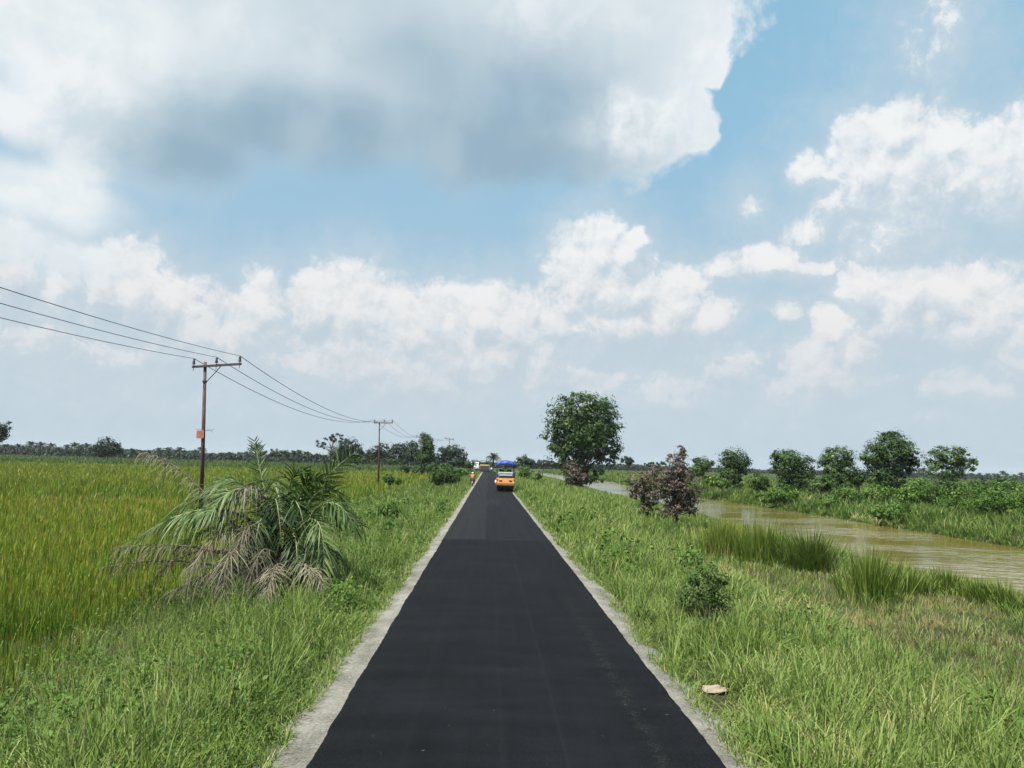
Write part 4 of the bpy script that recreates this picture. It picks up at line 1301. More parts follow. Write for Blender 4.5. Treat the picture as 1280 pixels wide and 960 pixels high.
# ------------------------------------------------------------------ the collapsed young oil palm by the road
m_frond = foliage('palm_leaflet', [(0, (.012, .027, .006)), (.5, (.050, .092, .022)), (.8, (.108, .160, .050)), (1, (.175, .21, .09))], trans=.24, rough=.5, spec=.3)
m_frond_dry = foliage('dry_palm_leaflet', [(0, (.036, .034, .022)), (.5, (.115, .104, .066)), (1, (.25, .225, .15))], trans=.15, rough=.7)
PRG = np.random.default_rng(909)
PB_ = ground_at(348, 18.6)
palm = empty('oil_palm', PB_, label='young oil palm leaning over with grey dry fronds and green fronds beside the road', cat='palm')


def frond(ctrl, L_, droop, dry, tint, n=46, label=None, wid=.034, upness=.25, fwd=.55, jit=.18, roll=0.0):
    """ctrl: world points along the midrib (quadratic/cubic Bezier)"""
    P = [np.array(c) - np.array(PB_) for c in ctrl]
    us = np.linspace(0, 1, 26)
    if len(P) == 3: cv = lambda u: (1 - u) ** 2 * P[0] + 2 * u * (1 - u) * P[1] + u * u * P[2]
    else: cv = lambda u: (1 - u) ** 3 * P[0] + 3 * u * (1 - u) ** 2 * P[1] + 3 * u * u * (1 - u) * P[2] + u ** 3 * P[3]
    pts = [cv(u) for u in us]
    B, D, Wv, Ls, Ws, Dr, T = [], [], [], [], [], [], []
    for i in range(n):
        u = .10 + .90 * (i + PRG.random() * .6) / n; u = min(u, .995)
        p = cv(u); tan = unit((cv(min(1, u + .02)) - cv(u - .02))[None])[0]
        s = np.cross(tan, [0, 0, 1.0]); s = unit(s[None])[0] if np.linalg.norm(s) > .1 else np.array([1.0, 0, 0])
        up = np.cross(s, tan)
        s, up = s * math.cos(roll) + up * math.sin(roll), up * math.cos(roll) - s * math.sin(roll)
        prof = (.40 + 1.0 * math.sin(math.pi * min(1, u ** .85 * .86 + .07)) ** .8) / 1.4
        for sg in (-1, 1):
            d = s * sg + tan * (fwd + .55 * u) + up * (upness + PRG.normal(0, .28)) + PRG.normal(0, jit, 3)
            d = unit(d[None])[0]
            w = np.cross(d, up); w = unit(w[None])[0]
            w = unit((w + PRG.normal(0, .35, 3))[None])[0]; w = unit((w - d * np.dot(w, d))[None])[0]
            B.append(p); D.append(d); Wv.append(w); Ls.append(L_ * prof * PRG.uniform(.55 if dry else .75, 1.2)); Ws.append(wid * PRG.uniform(.7, 1.25))
            Dr.append(max(0, droop * PRG.uniform(.5, 1.6 if dry else 1.35))); T.append(np.clip(tint + PRG.normal(0, .16), 0, 1))
    V, F, Tr, t, al = ribbons(np.array(B), np.array(D), np.array(Wv), np.array(Ls), np.array(Ws), np.array(Dr), np.array(T), 5)
    V[:, 2] = np.maximum(V[:, 2], .03 + .1 * PRG.random(len(V)))
    me = arrays_mesh('leaflets', V, F + [Tr], t, True, al)
    bm = bmesh.new(); tube(bm, pts, list(.032 - .027 * us), 6)
    fo = obj('frond', bm, m_rib_dry if dry else m_rib, palm, True, label)
    link_mesh('leaflets', me, m_frond_dry if dry else m_frond, fo)
    return fo


m_rib = plain('palm_midrib', (.15, .17, .06), .5, var=.3)
m_rib_dry = plain('dry_palm_midrib', (.12, .105, .075), .85, var=.35, spec=.15)


def pd(px, py, dy=0.0): return at_depth(px, py, 18.6 + dy)


G = [  # live fronds: control pixels + depth offset, leaflet length, droop, tint
    ([(352, 690, 0), (300, 610, -.4), (225, 628, -.7), (148, 690, -.9)], .80, .75, .72, 60, .10),
    ([(350, 690, 0), (320, 600, .2), (262, 590, .3), (205, 655, .2)], .85, .65, .78, 56, .25),
    ([(350, 690, 0), (318, 585, -.6), (280, 600, -1.1), (255, 660, -1.4)], .80, .70, .70, 52, .25),
    ([(352, 690, 0), (330, 620, .5), (318, 550, .9)], .42, .05, .45, 40, .5),
    ([(362, 690, 0), (378, 610, .2), (445, 565, .3)], .62, .10, .62, 50, .5),
    ([(365, 690, 0), (385, 590, -.3), (425, 600, -.5), (432, 640, -.8)], .62, .35, .60, 50, .3),
    ([(365, 690, 0), (390, 620, -.8), (410, 650, -1.2), (404, 715, -1.4)], .60, .6, .80, 46, .2),
    ([(360, 690, 0), (372, 585, .4), (400, 605, .8), (425, 660, 1.0)], .65, .5, .30, 46, .2),
    ([(355, 690, 0), (360, 600, -.4), (375, 610, -1.0), (385, 690, -1.3)], .62, .6, .22, 46, .2),
    ([(355, 690, 0), (352, 590, .5), (340, 585, 1.2), (300, 620, 1.8)], .65, .5, .42, 46, .2),
    ([(350, 695, 0), (330, 620, -.8), (320, 640, -1.3), (318, 715, -1.5)], .55, .6, .18, 42, .2),
    ([(360, 695, 0), (380, 640, .9), (400, 620, 1.7), (455, 660, 2.0)], .60, .5, .45, 42, .2),
    ([(355, 690, 0), (345, 610, 1.0), (300, 590, 1.6), (240, 640, 2.0)], .65, .5, .45, 46, .2),
    ([(362, 700, 0), (392, 660, -.4), (405, 680, -.6), (412, 730, -.7)], .5, .6, .15, 40, .2),
    ([(358, 700, 0), (370, 640, -.9), (372, 680, -1.4), (372, 735, -1.5)], .5, .6, .12, 40, .2),
    ([(352, 690, 0), (318, 600, -.2), (290, 585, -.3), (262, 612, -.3)], .7, .55, .55, 48, .35),
    ([(358, 690, 0), (352, 590, -.2), (372, 575, -.2), (392, 600, -.3)], .6, .5, .5, 44, .35),
    ([(350, 690, 0), (300, 625, -.9), (262, 622, -1.4), (215, 668, -1.6)], .7, .7, .6, 50, .2),
    ([(362, 690, 0), (395, 610, -.6), (428, 615, -1.0), (445, 665, -1.1)], .6, .6, .55, 44, .25),
    ([(355, 690, 0), (372, 600, -.2), (390, 590, -.2), (408, 605, -.2)], .6, .35, .35, 40, .3),
    ([(350, 690, 0), (338, 610, -.4), (346, 600, -.9), (352, 680, -1.3)], .6, .6, .10, 40, .2),
    ([(352, 690, 0), (300, 640, .3), (262, 650, .6), (220, 690, .9)], .6, .6, .30, 44, .2),
    ([(352, 700, 0), (330, 660, -.9), (300, 670, -1.4), (278, 720, -1.7)], .55, .6, .25, 40, .2),
    ([(362, 700, 0), (392, 670, .8), (425, 680, 1.2), (440, 720, 1.4)], .5, .6, .25, 40, .2),
    ([(360, 700, 0), (385, 665, -.9), (392, 690, -1.4), (388, 740, -1.6)], .5, .6, .08, 40, .2),
]
for i, (c, L_, dr, tn, n, up) in enumerate(G): frond([pd(*q) for q in c], L_, dr, False, tn, int(n * 1.15), None, .034, up, roll=(0, 0, 0, .6, 1.1, .6, 0, 0, .4, 0, 0, .8, 0, 0, 0, .4, .4, 0, 0, .7, 0, 0, 0, 0, 0)[i])
D = [  # dry fronds
    ([(320, 690, .2), (255, 610, .3), (215, 570, .3), (178, 566, .2)], .50, .95, .75, 62),
    ([(350, 690, -.2), (330, 575, -.7), (300, 600, -1.1), (272, 655, -1.3)], .60, .8, .62, 60),
    ([(350, 705, -.3), (300, 640, -1.2), (262, 650, -1.7), (232, 735, -2.0)], .60, .7, .66, 60),
    ([(345, 720, -.2), (260, 672, -1.0), (190, 680, -1.2), (147, 684, -1.2)], .50, .8, .50, 56),
    ([(340, 730, -.2), (250, 690, -.7), (180, 700, -.9), (126, 710, -.9)], .48, .8, .42, 54),
    ([(345, 715, -.3), (295, 655, -1.5), (270, 690, -2.0), (285, 765, -2.2)], .60, .6, .55, 56),
    ([(355, 720, -.4), (372, 690, -1.4), (395, 705, -2.0), (412, 752, -2.2)], .55, .7, .85, 52),
    ([(350, 725, -.4), (345, 690, -1.6), (345, 705, -2.1), (330, 758, -2.3)], .55, .7, .72, 48),
    ([(350, 725, -.4), (310, 700, -1.6), (255, 705, -2.0), (200, 755, -2.1)], .52, .8, .40, 52),
    ([(345, 715, 0), (280, 690, .3), (230, 660, .5), (165, 705, .5)], .50, .7, .45, 52),
    ([(355, 725, -.3), (375, 705, -.9), (400, 722, -1.2), (432, 752, -1.2)], .42, .7, .35, 44),
    ([(345, 725, -.2), (300, 690, -1.0), (265, 700, -1.4), (225, 765, -1.5)], .5, .7, .35, 44),
    ([(350, 715, -.2), (318, 630, -1.0), (300, 650, -1.5), (296, 710, -1.7)], .5, .8, .6, 48),
    ([(345, 720, -.1), (270, 660, -.6), (210, 690, -.8), (178, 745, -.9)], .5, .7, .35, 48),
    ([(350, 715, -.3), (335, 660, -1.5), (318, 690, -1.9), (308, 750, -2.0)], .5, .6, .30, 44),
]
for c, L_, dr, tn, n in D: frond([pd(*q) for q in c], L_, dr, True, tn, int(n * 1.7), 'dry grey palm frond', .015, .1, jit=.55)
bm = bmesh.new()
b0 = Vector((0, 0, -.15)); tube(bm, [b0, (0.02, 0, .3), (.04, -.02, .75), (.05, 0, 1.1)], [.34, .36, .30, .16], 12)
for k in range(26):
    a = k * 2.4; z = .1 + .9 * k / 26
    tube(bm, [(.25 * math.cos(a), .25 * math.sin(a), z), (.42 * math.cos(a), .42 * math.sin(a), z + .22)], [.06, .03], 5)
obj('trunk', bm, m_bark_dark, palm, True)
# ------------------------------------------------------------------ utility poles and lines
m_pole = plain('weathered_pole', (.085, .052, .048), .75, var=.45, scale=2.5, spec=.2)
m_steel = plain('rusty_steel_arm', (.075, .05, .045), .65, var=.4, scale=5, spec=.3)
m_ins = plain('brown_porcelain', (.035, .028, .028), .3, var=.2)
m_wire = plain('dull_cable', (.035, .035, .04), .6, var=.1)
m_plate = plain('faded_red_plate', (.36, .13, .085), .6, var=.4, scale=9)
ATT = []


def pole(Y, base_px, top, armL, armR, ins, brace, r=(.125, .085), label='', ih=.42, plate=None):
    g = ground_at(base_px, Y)
    root = empty('utility_pole', g, label=label, cat='utility pole', group='utility poles along the rice field')
    W_ = lambda px, py, dy=0.0: at_depth(px, py, Y + dy) - g
    bm = bmesh.new(); t = W_(*top)
    tube(bm, [Vector((0, 0, -.4)), t * .5, t], [r[0], (r[0] + r[1]) / 2, r[1]], 12); obj('pole', bm, m_pole, root, True)
    a, b = W_(*armL, -.12), W_(*armR, -.12)
    bm = bmesh.new(); d = (b - a); ang = math.atan2(d.z, d.x)
    box(bm, (a + b) / 2, (d.length + .12, .10, .13), None, .012)
    c = (a + b) / 2
    bmesh.ops.rotate(bm, cent=c, matrix=Matrix.Rotation(-ang, 3, 'Y'), verts=bm.verts[:])
    arm = obj('crossarm', bm, m_steel, root)
    at = []
    for px in ins:
        f = (px - armL[0]) / (armR[0] - armL[0]); q = a.lerp(b, f) + Vector((0, 0, .05))
        bm = bmesh.new()
        cyl(bm, q, q + Vector((0, 0, ih * .3)), .018, seg=8)
        for k in range(4):
            z = ih * (.22 + .19 * k); cyl(bm, q + Vector((0, 0, z)), q + Vector((0, 0, z + ih * .12)), .105 - .012 * k, .075 - .010 * k, 12)
        cyl(bm, q + Vector((0, 0, ih * .25)), q + Vector((0, 0, ih)), .055, .04, 10)
        obj('insulator', bm, m_ins, root, True)
        bm = bmesh.new(); cyl(bm, q - Vector((0, 0, .30)), q, .016, seg=6); obj('bolt', bm, m_steel, root)
        at.append(g + q + Vector((0, 0, ih)))
    if brace:
        bm = bmesh.new(); p, q = W_(*brace[0], -.1), W_(*brace[1], -.05)
        tube(bm, [p, q], .028, 6); obj('brace', bm, m_steel, root)
        bm = bmesh.new(); f = (q.z) / t.z; cc = t * f; cyl(bm, cc - Vector((0, 0, .05)), cc + Vector((0, 0, .05)), r[1] + .045, seg=12); obj('clamp', bm, m_steel, root)
    if plate:
        x0, y0, x1, y1 = plate
        p, q = W_(x0, y0, -.16), W_(x1, y1, -.16)
        bm = bmesh.new(); c = (p + q) / 2
        box(bm, c, (abs(q.x - p.x), .02, abs(p.z - q.z)), Matrix.Rotation(0, 3, 'Y'), .004)
        pl = obj('plate', bm, m_plate, root, False, 'small faded red plate')
        bm = bmesh.new(); h = p.z + .03
        tube(bm, [(c.x - .30, -.17, h + .05), (c.x + .2, -.15, h), (c.x + .55, -.16, h - .02), (c.x + .78, -.2, h + .08)], .010, 5)
        tube(bm, [(c.x + .2, -.15, h), (c.x + .55, -.18, h + .03), (c.x + .72, -.18, h - .12)], .008, 5)
        obj('binding_wire', bm, m_wire, root)
    ATT.append(at)
    return root


pole(44, 254.6, (256.6, 452.5), (241.5, 458.5), (300.5, 455), (242, 270.3, 299.5), ((276, 458), (258.5, 477)), label='nearest utility pole leaning behind the palm, with a small red plate', plate=(246, 538, 254.5, 548))
pole(113, 473.5, (474.3, 529), (467.5, 528.6), (490.8, 528.6), (468, 480.2, 490.2), ((483, 529), (475.5, 537)), label='second utility pole, standing clear in the rice right of the palm')
pole(182, 526.5, (527, 545.5), (520.5, 546.2), (536, 546.6), (521, 529, 535.5), None, label='third utility pole, half hidden by the narrow tall tree')
pole(240, 558.5, (562, 548.5), (556.3, 548), (567, 549.5), (556.8, 562, 566.5), None, label='tilted utility pole showing above the broad dark tree by the road')
pole(400, 579.5, (580, 558.5), (577.2, 559), (582.8, 559.2), (577.5, 580, 582.5), None, label='farthest utility pole, tiny, beside the white truck')

names = ['overhead power cable on the left insulators of the utility poles', 'overhead power cable on the middle insulators of the utility poles', 'overhead power cable on the right insulators of the utility poles']
for k in range(3):
    a1 = ATT[0][k]
    start = Vector((a1.x + .1, -25, a1.z + (.0, .25, .25)[k]))
    P = [start] + [a[k] for a in ATT]
    bm = bmesh.new()
    for i in range(len(P) - 1):
        sag = (1.25, 1.6, 1.4, 1.1, 1.6)[i]
        n = 28
        tube(bm, [P[i].lerp(P[i + 1], t) - Vector((0, 0, sag * 4 * t * (1 - t))) for t in np.linspace(0, 1, n)], 0.014 if i == 0 else .02, 5)
    o = obj('power_line', bm, m_wire, None, True)
    tag(o, names[k], 'power cable', 'power cables above the rice field')
# ------------------------------------------------------------------ paints
m_orange = plain('orange_paint', (.46, .19, .055), .55, var=.25, scale=3)
m_yellow = plain('faded_yellow_paint', (.55, .36, .10), .5, var=.3, scale=3)
m_black = plain('matt_black', (.012, .012, .013), .7, var=.3)
m_rubber = plain('tyre_rubber', (.018, .017, .017), .85, var=.3, spec=.2)
m_grey = plain('grey_sheet_metal', (.20, .21, .23), .4, var=.2, scale=4)
m_lgrey = plain('pale_sheet_metal', (.50, .52, .54), .4, var=.15, scale=4)
m_dgrey = plain('dark_sheet_metal', (.045, .047, .052), .5, var=.3)
m_white = plain('white_paint', (.72, .73, .73), .4, var=.12)
m_tarp = plain('blue_tarpaulin', (.009, .045, .26), .55, var=.35, scale=4, bump=.4, bscale=6)
m_red = plain('red_lens', (.35, .015, .012), .25, var=.1)
m_glass = plain('dark_glass', (.02, .025, .03), .08, var=.1)
m_skin = plain('skin', (.22, .11, .07), .6, var=.1)
m_hair = plain('black_hair', (.012, .011, .010), .6, var=.2)
m_lime = plain('lime_work_shirt', (.42, .48, .06), .8, var=.15)
m_oshirt = plain('orange_shirt', (.42, .15, .06), .8, var=.15)
m_wshirt = plain('white_shirt', (.62, .63, .64), .8, var=.1)
m_trousers = plain('dark_trousers', (.022, .023, .028), .85, var=.3)
m_helmet = plain('white_helmet', (.78, .78, .76), .3, var=.06)
m_rshirt = plain('red_shirt', (.32, .05, .05), .8, var=.15)


def B(): return bmesh.new()


def wheel(parent, c, r, w, label=None, name='wheel', hub=m_dgrey, axis='X'):
    bm = B(); torus(bm, c, r - w * .32, w * .33, 'X', 26, 10, 1.5); rim_w = w * .4
    cyl(bm, (c[0] - w * .42, c[1], c[2]), (c[0] + w * .42, c[1], c[2]), r - .03, seg=26)
    t = obj(name, bm, m_rubber, parent, True)
    bm = B(); cyl(bm, (c[0] - w * .46, c[1], c[2]), (c[0] + w * .46, c[1], c[2]), r * .55, seg=20); cyl(bm, (c[0] - w * .52, c[1], c[2]), (c[0] + w * .52, c[1], c[2]), r * .2, seg=12)
    obj('rim', bm, hub, t)
    return t


# ------------------------------------------------------------------ people (one continuous skinned body)
def person(name, loc, rz, J, label, shirt, trousers, hat=None, parent_extra=None, group=None, H=1.68):
    """J: joint dict in local coordinates (x right, y forward, z up)"""
    root = empty(name, loc, rz, label=label, cat='person', group=group)
    chains = [('pelvis', 'chest'), ('chest', 'neck'), ('neck', 'head'), ('head', 'crown')]
    for s in 'lr': chains += [('chest', 'sh' + s), ('sh' + s, 'el' + s), ('el' + s, 'wr' + s), ('wr' + s, 'hand' + s), ('pelvis', 'hip' + s), ('hip' + s, 'kn' + s), ('kn' + s, 'an' + s), ('an' + s, 'toe' + s)]
    RAD = dict(pelvis=.145, chest=.155, neck=.055, head=.085, crown=.075, sh=.068, el=.045, wr=.032, hand=.036, hip=.095, kn=.062, an=.042, toe=.04)
    keys = list(J); ids = {k: i for i, k in enumerate(keys)}

    def skin(nm, ch, mat, rs=1.0, root_key='pelvis', extra=None, grow=0.0):
        ks = sorted({k for c in ch for k in c}, key=lambda k: ids[k]); id2 = {k: i for i, k in enumerate(ks)}
        me = bpy.data.meshes.new(nm); me.from_pydata([J[k] for k in ks], [(id2[a], id2[b]) for a, b in ch], [])
        o = link_mesh(nm, me, mat, root)
        md = o.modifiers.new('skin', 'SKIN'); md.use_smooth_shade = True
        for k in ks:
            base = k[:-1] if k[:-1] in RAD and k not in RAD else k
            r = RAD[base] * rs + grow; sv = me.skin_vertices[0].data[id2[k]]
            sv.radius = (r, r * (.72 if base in ('chest', 'pelvis') else 1)); sv.use_root = (k == root_key)
        sb = o.modifiers.new('sub', 'SUBSURF'); sb.levels = sb.render_levels = 2
        return o
    body = skin('body', chains, m_skin)
    skin('shirt', [('pelvis', 'chest'), ('chest', 'shl'), ('shl', 'ell'), ('chest', 'shr'), ('shr', 'elr')], shirt, 1.0, 'pelvis', grow=.022)
    skin('trousers', [('pelvis', 'hipl'), ('hipl', 'knl'), ('knl', 'anl'), ('pelvis', 'hipr'), ('hipr', 'knr'), ('knr', 'anr')], trousers, 1.0, 'pelvis', grow=.018)
    hd = Vector(J['head']); fw = Vector((0, 1, 0))
    bm = B(); ball(bm, hd + fw * .095 + Vector((0, 0, .0)), (.016, .022, .02), 8)
    for sx in (-1, 1): ball(bm, hd + Vector((sx * .088, 0, .0)), (.014, .025, .032), 8)
    obj('face', bm, m_skin, root, True)
    bm = B()
    for sx in (-1, 1): ball(bm, hd + Vector((sx * .034, .082, .03)), (.012, .01, .008), 8)
    obj('eyes', bm, m_hair, root, True)
    bm = B()
    if hat is None:
        ball(bm, hd + Vector((0, -.02, .055)), (.098, .105, .085), 14); obj('hair', bm, m_hair, root, True)
    else:
        ball(bm, hd + Vector((0, -.008, .05)), (.125, .14, .125), 18)
        vs = [v for v in bm.verts if v.co.z < hd.z - .02]; bmesh.ops.delete(bm, geom=vs, context='VERTS')
        cyl(bm, hd + Vector((0, .05, .0)), hd + Vector((0, .07, .012)), .13, .12, 18)
        obj('helmet', bm, hat, root, True)
    # hands with fingers
    for s, sg in (('l', -1), ('r', 1)):
        bm = B(); h = Vector(J['hand' + s]); w = Vector(J['wr' + s]); d = (h - w).normalized(); sd_ = Vector((0, 0, 1)).cross(d)
        sd_ = sd_.normalized() if sd_.length > .1 else Vector((1, 0, 0))
        for k in range(4):
            b0 = h + sd_ * (.027 - .018 * k); l = (.06, .07, .066, .05)[k]
            tube(bm, [b0, b0 + d * l * .55, b0 + d * l * .8 - Vector((0, 0, l * .4))], [.010, .009, .007], 6)
        b0 = w + d * .03 + sd_ * .03; tube(bm, [b0, b0 + sd_ * .025 + d * .02, b0 + sd_ * .03 + d * .05], [.012, .010, .008], 6)
        obj('fingers', bm, m_skin, root, True)
    bm = B()
    for s in 'lr':
        a, t = Vector(J['an' + s]), Vector(J['toe' + s]); c = (a + t) / 2; c.z = min(a.z, t.z) - .0
        ball(bm, (c.x, c.y, min(a.z, t.z) - .005), (.055, .14, .05), 12)
    obj('shoes', bm, m_black, root, True)
    return root


def stand(reach=0.0):
    return dict(pelvis=(0, 0, .92), chest=(0, 0, 1.25), neck=(0, .01, 1.45), head=(0, .03, 1.56), crown=(0, .03, 1.65),
                shl=(-.19, 0, 1.37), ell=(-.25, -.02, 1.10), wrl=(-.24, .10 + reach, .88), handl=(-.23, .15 + reach, .82), shr=(.19, 0, 1.37), elr=(.25, -.02, 1.10), wrr=(.24, .10, .88), handr=(.23, .15, .82),
                hipl=(-.09, 0, .86), knl=(-.11, .03, .48), anl=(-.11, -.02, .09), toel=(-.12, .14, .05), hipr=(.09, 0, .86), knr=(.12, .10, .49), anr=(.13, .05, .09), toer=(.14, .21, .05))


# ------------------------------------------------------------------ road roller seen from behind
RS = 78.5
rp = at_depth(631.5, 616, RS); rx_, ry_ = rp.x, rp.y
RZ = TOP + .012
roller = empty('road_roller', (rx_, ry_, RZ), label='orange and grey road roller with a sagging blue tarpaulin roof seen from behind', cat='road roller')
# rear axle tyres: four smooth tyres side by side under the ballast box
for i in range(4): wheel(roller, (-.66 + .44 * i, .55, .44), .44, .36)
for i in range(3): wheel(roller, (-.50 + .50 * i, 3.05, .44), .44, .38)
bm = B(); prism(bm, [(-.05, .50), (.10, .30), (1.1, .30), (1.1, .86), (-.05, .86)], -.88, .88); obj('ballast_box', bm, m_black, roller)
bm = B()
prism(bm, [(-.10, .62), (-.14, .86), (-.02, 1.32), (.25, 1.38), (1.30, 1.38), (1.30, .80), (.1, .62)], -.91, .91)
bmesh.ops.bevel(bm, geom=bm.edges[:], offset=.025, segments=2, affect='EDGES'); obj('rear_body', bm, m_orange, roller)
bm = B(); box(bm, (0, 2.4, .92), (1.75, 2.1, .62), None, .05); obj('front_body', bm, m_orange, roller)
hood = None
bm = B(); prism(bm, [(.10, 1.385), (.06, 1.80), (.16, 1.98), (1.15, 1.98), (1.15, 1.385)], -.74, .74)
bmesh.ops.bevel(bm, geom=bm.edges[:], offset=.03, segments=2, affect='EDGES'); hood = obj('hood', bm, m_grey, roller)
bm = B()
box(bm, (0, .04, 1.66), (1.34, .03, .11), None, .006); box(bm, (0, .06, 1.86), (1.34, .03, .06), None, .006)
obj('pale_band', bm, m_lgrey, hood)
bm = B()
for k in range(9): box(bm, (-.60 + .15 * k, .065, 1.50), (.10, .02, .13), None, .004)
obj('louvre', bm, m_dgrey, hood)
for sx in (-1, 1):
    bm = B(); box(bm, (sx * .50, -.12, 1.10), (.30, .05, .10), None, .01); obj('vent_slot', bm, m_black, roller)
    bm = B(); box(bm, (sx * .84, -.10, 1.22), (.09, .05, .13), None, .012); obj('tail_light', bm, m_red, roller)
    bm = B(); box(bm, (sx * .90, .75, 1.66), (.16, .75, .62), None, .03); obj('side_tank', bm, m_dgrey, roller)
    for y in (.75, 2.35):
        bm = B(); tube(bm, [(sx * .86, y, 1.3), (sx * .87, y, 2.0), (sx * .85, y, 2.84)], .032, 8); obj('roof_post', bm, m_dgrey, roller)
    bm = B(); tube(bm, [(sx * .90, .55, 1.95), (sx * .92, .55, 2.22), (sx * .92, 1.8, 2.22), (sx * .90, 1.8, 1.6)], .022, 6); obj('handrail', bm, m_dgrey, roller)
bm = B(); ball(bm, (-1.0, .35, .95), (.09, .12, .2), 12); tube(bm, [(-1.0, .35, .72), (-.9, .4, .66)], .03, 6); obj('water_can', bm, m_white, roller, True, 'white water can hung on the left side')
bm = B(); box(bm, (0, 1.75, 1.25), (1.7, 1.2, .1), None, .01); obj('platform', bm, m_dgrey, roller)
bm = B(); box(bm, (0, 1.35, 1.62), (.52, .5, .14), None, .04); box(bm, (0, 1.12, 1.86), (.46, .10, .36), None, .05); box(bm, (0, 1.4, 1.42), (.3, .3, .3)); obj('seat', bm, m_black, roller)
bm = B(); torus(bm, (0, 0, 0), .20, .018, 'Z', 24, 8); tube(bm, [(0, 0, 0), (0, .1, -.6)], .025, 8); box(bm, (0, 0, 0), (.38, .03, .02)); 
bmesh.ops.rotate(bm, cent=(0, 0, 0), matrix=Matrix.Rotation(R(25), 3, 'X'), verts=bm.verts[:]); bmesh.ops.translate(bm, vec=(0, 1.95, 2.02), verts=bm.verts[:]); obj('steering_wheel', bm, m_black, roller, True)
bm = B(); box(bm, (0, 2.25, 1.75), (1.3, .35, 1.0), None, .05); obj('dashboard', bm, m_dgrey, roller)
bm = B(); cyl(bm, (.6, 2.7, 1.2), (.6, 2.7, 2.1), .04, seg=10); obj('exhaust', bm, m_dgrey, roller, True)
# tarpaulin roof: sheet with sag and hanging hem, has thickness
nx_, ny_ = 17, 17; Vt = []
for j in range(ny_):
    for i in range(nx_):
        u = i / (nx_ - 1) * 2 - 1; v_ = j / (ny_ - 1)
        e = max(abs(u) - .86, 0) / .14; e2 = max(abs(v_ * 2 - 1) - .88, 0) / .12
        z = 3.10 - .10 * u * u - .05 * math.cos(v_ * 12) * (1 - u * u) - .36 * e - .34 * e2 + .03 * math.sin(7 * u + 5 * v_)
        Vt.append(((.90 * u) + .04 * e * (1 if u > 0 else -1), .55 + 2.05 * v_, z))
Ft = [(j * nx_ + i, j * nx_ + i + 1, (j + 1) * nx_ + i + 1, (j + 1) * nx_ + i) for j in range(ny_ - 1) for i in range(nx_ - 1)]
me = bpy.data.meshes.new('roof_tarpaulin'); me.from_pydata(Vt, [], Ft); me.polygons.foreach_set('use_smooth', [True] * len(Ft))
tp = link_mesh('roof_tarpaulin', me, m_tarp, roller); sm = tp.modifiers.new('thick', 'SOLIDIFY'); sm.thickness = .012
bm = B()
for y in (.75, 2.35): tube(bm, [(-.85, y, 2.84), (0, y, 2.98), (.85, y, 2.84)], .025, 6)
for sx in (-1, 1): tube(bm, [(sx * .85, .75, 2.84), (sx * .85, 2.35, 2.84)], .025, 6)
obj('roof_frame', bm, m_dgrey, roller, True)

seat = dict(pelvis=(0, 0, .12), chest=(0, .02, .46), neck=(0, .05, .66), head=(0, .08, .77), crown=(0, .08, .86),
            shl=(-.22, .02, .58), ell=(-.40, .18, .40), wrl=(-.22, .46, .42), handl=(-.17, .52, .43), shr=(.22, .02, .58), elr=(.40, .18, .40), wrr=(.22, .46, .42), handr=(.17, .52, .43),
            hipl=(-.10, .03, .10), knl=(-.16, .46, .12), anl=(-.16, .52, -.28), toel=(-.16, .66, -.32), hipr=(.10, .03, .10), knr=(.16, .46, .12), anr=(.16, .52, -.28), toer=(.16, .66, -.32))
person('person', (rx_, ry_ + 1.36, RZ + 1.74), 0, seat, 'driver in a lime yellow shirt seated under the blue roof of the road roller', m_lime, m_trousers)

# ------------------------------------------------------------------ motorcycle and rider
MY = 96
mp_ = at_depth(590.5, 606.5, MY); MZ = float(gz(mp_.x, MY)) + .02
mx_ = -1.95
bike = empty('motorcycle', (mx_, MY, -.02), label='dark motorcycle ridden along the left road edge', cat='motorcycle')
for y, nm in ((0, 'wheel'), (1.24, 'wheel')):
    bm = B(); torus(bm, (0, y, .29), .245, .045, 'X', 28, 10); w_ = obj(nm, bm, m_rubber, bike, True)
    bm = B(); torus(bm, (0, y, .29), .205, .016, 'X', 28, 6); cyl(bm, (-.06, y, .29), (.06, y, .29), .06, seg=12)
    for k in range(8): a = k * math.pi / 4; tube(bm, [(0, y, .29), (0, y + .2 * math.cos(a), .29 + .2 * math.sin(a))], .008, 5)
    obj('rim', bm, m_lgrey, w_)
bm = B(); tube(bm, [(0, 0, .29), (0, .35, .40), (0, .65, .42), (0, 1.0, .70), (0, 1.08, .88)], [.05, .08, .10, .06, .05], 8); tube(bm, [(0, .1, .68), (0, .5, .55)], .07, 8); obj('frame', bm, m_black, bike, True)
bm = B(); box(bm, (0, .55, .38), (.26, .36, .30), None, .05); obj('engine', bm, m_grey, bike)
bm = B(); box(bm, (0, .22, .76), (.26, .78, .11), None, .045); obj('seat', bm, m_black, bike)
bm = B(); box(bm, (0, -.16, .70), (.20, .34, .16), None, .05); box(bm, (0, -.28, .52), (.13, .10, .26), None, .02); obj('tail', bm, m_rshirt, bike)
bm = B(); box(bm, (0, -.345, .70), (.16, .03, .08), None, .01); obj('tail_light', bm, m_red, bike)
bm = B(); box(bm, (0, -.345, .50), (.16, .012, .10), None, .003); obj('number_plate', bm, m_white, bike)
bm = B(); box(bm, (0, .80, .62), (.34, .22, .42), None, .08); box(bm, (0, 1.02, .62), (.42, .06, .46), None, .03); obj('fairing', bm, m_rshirt, bike)
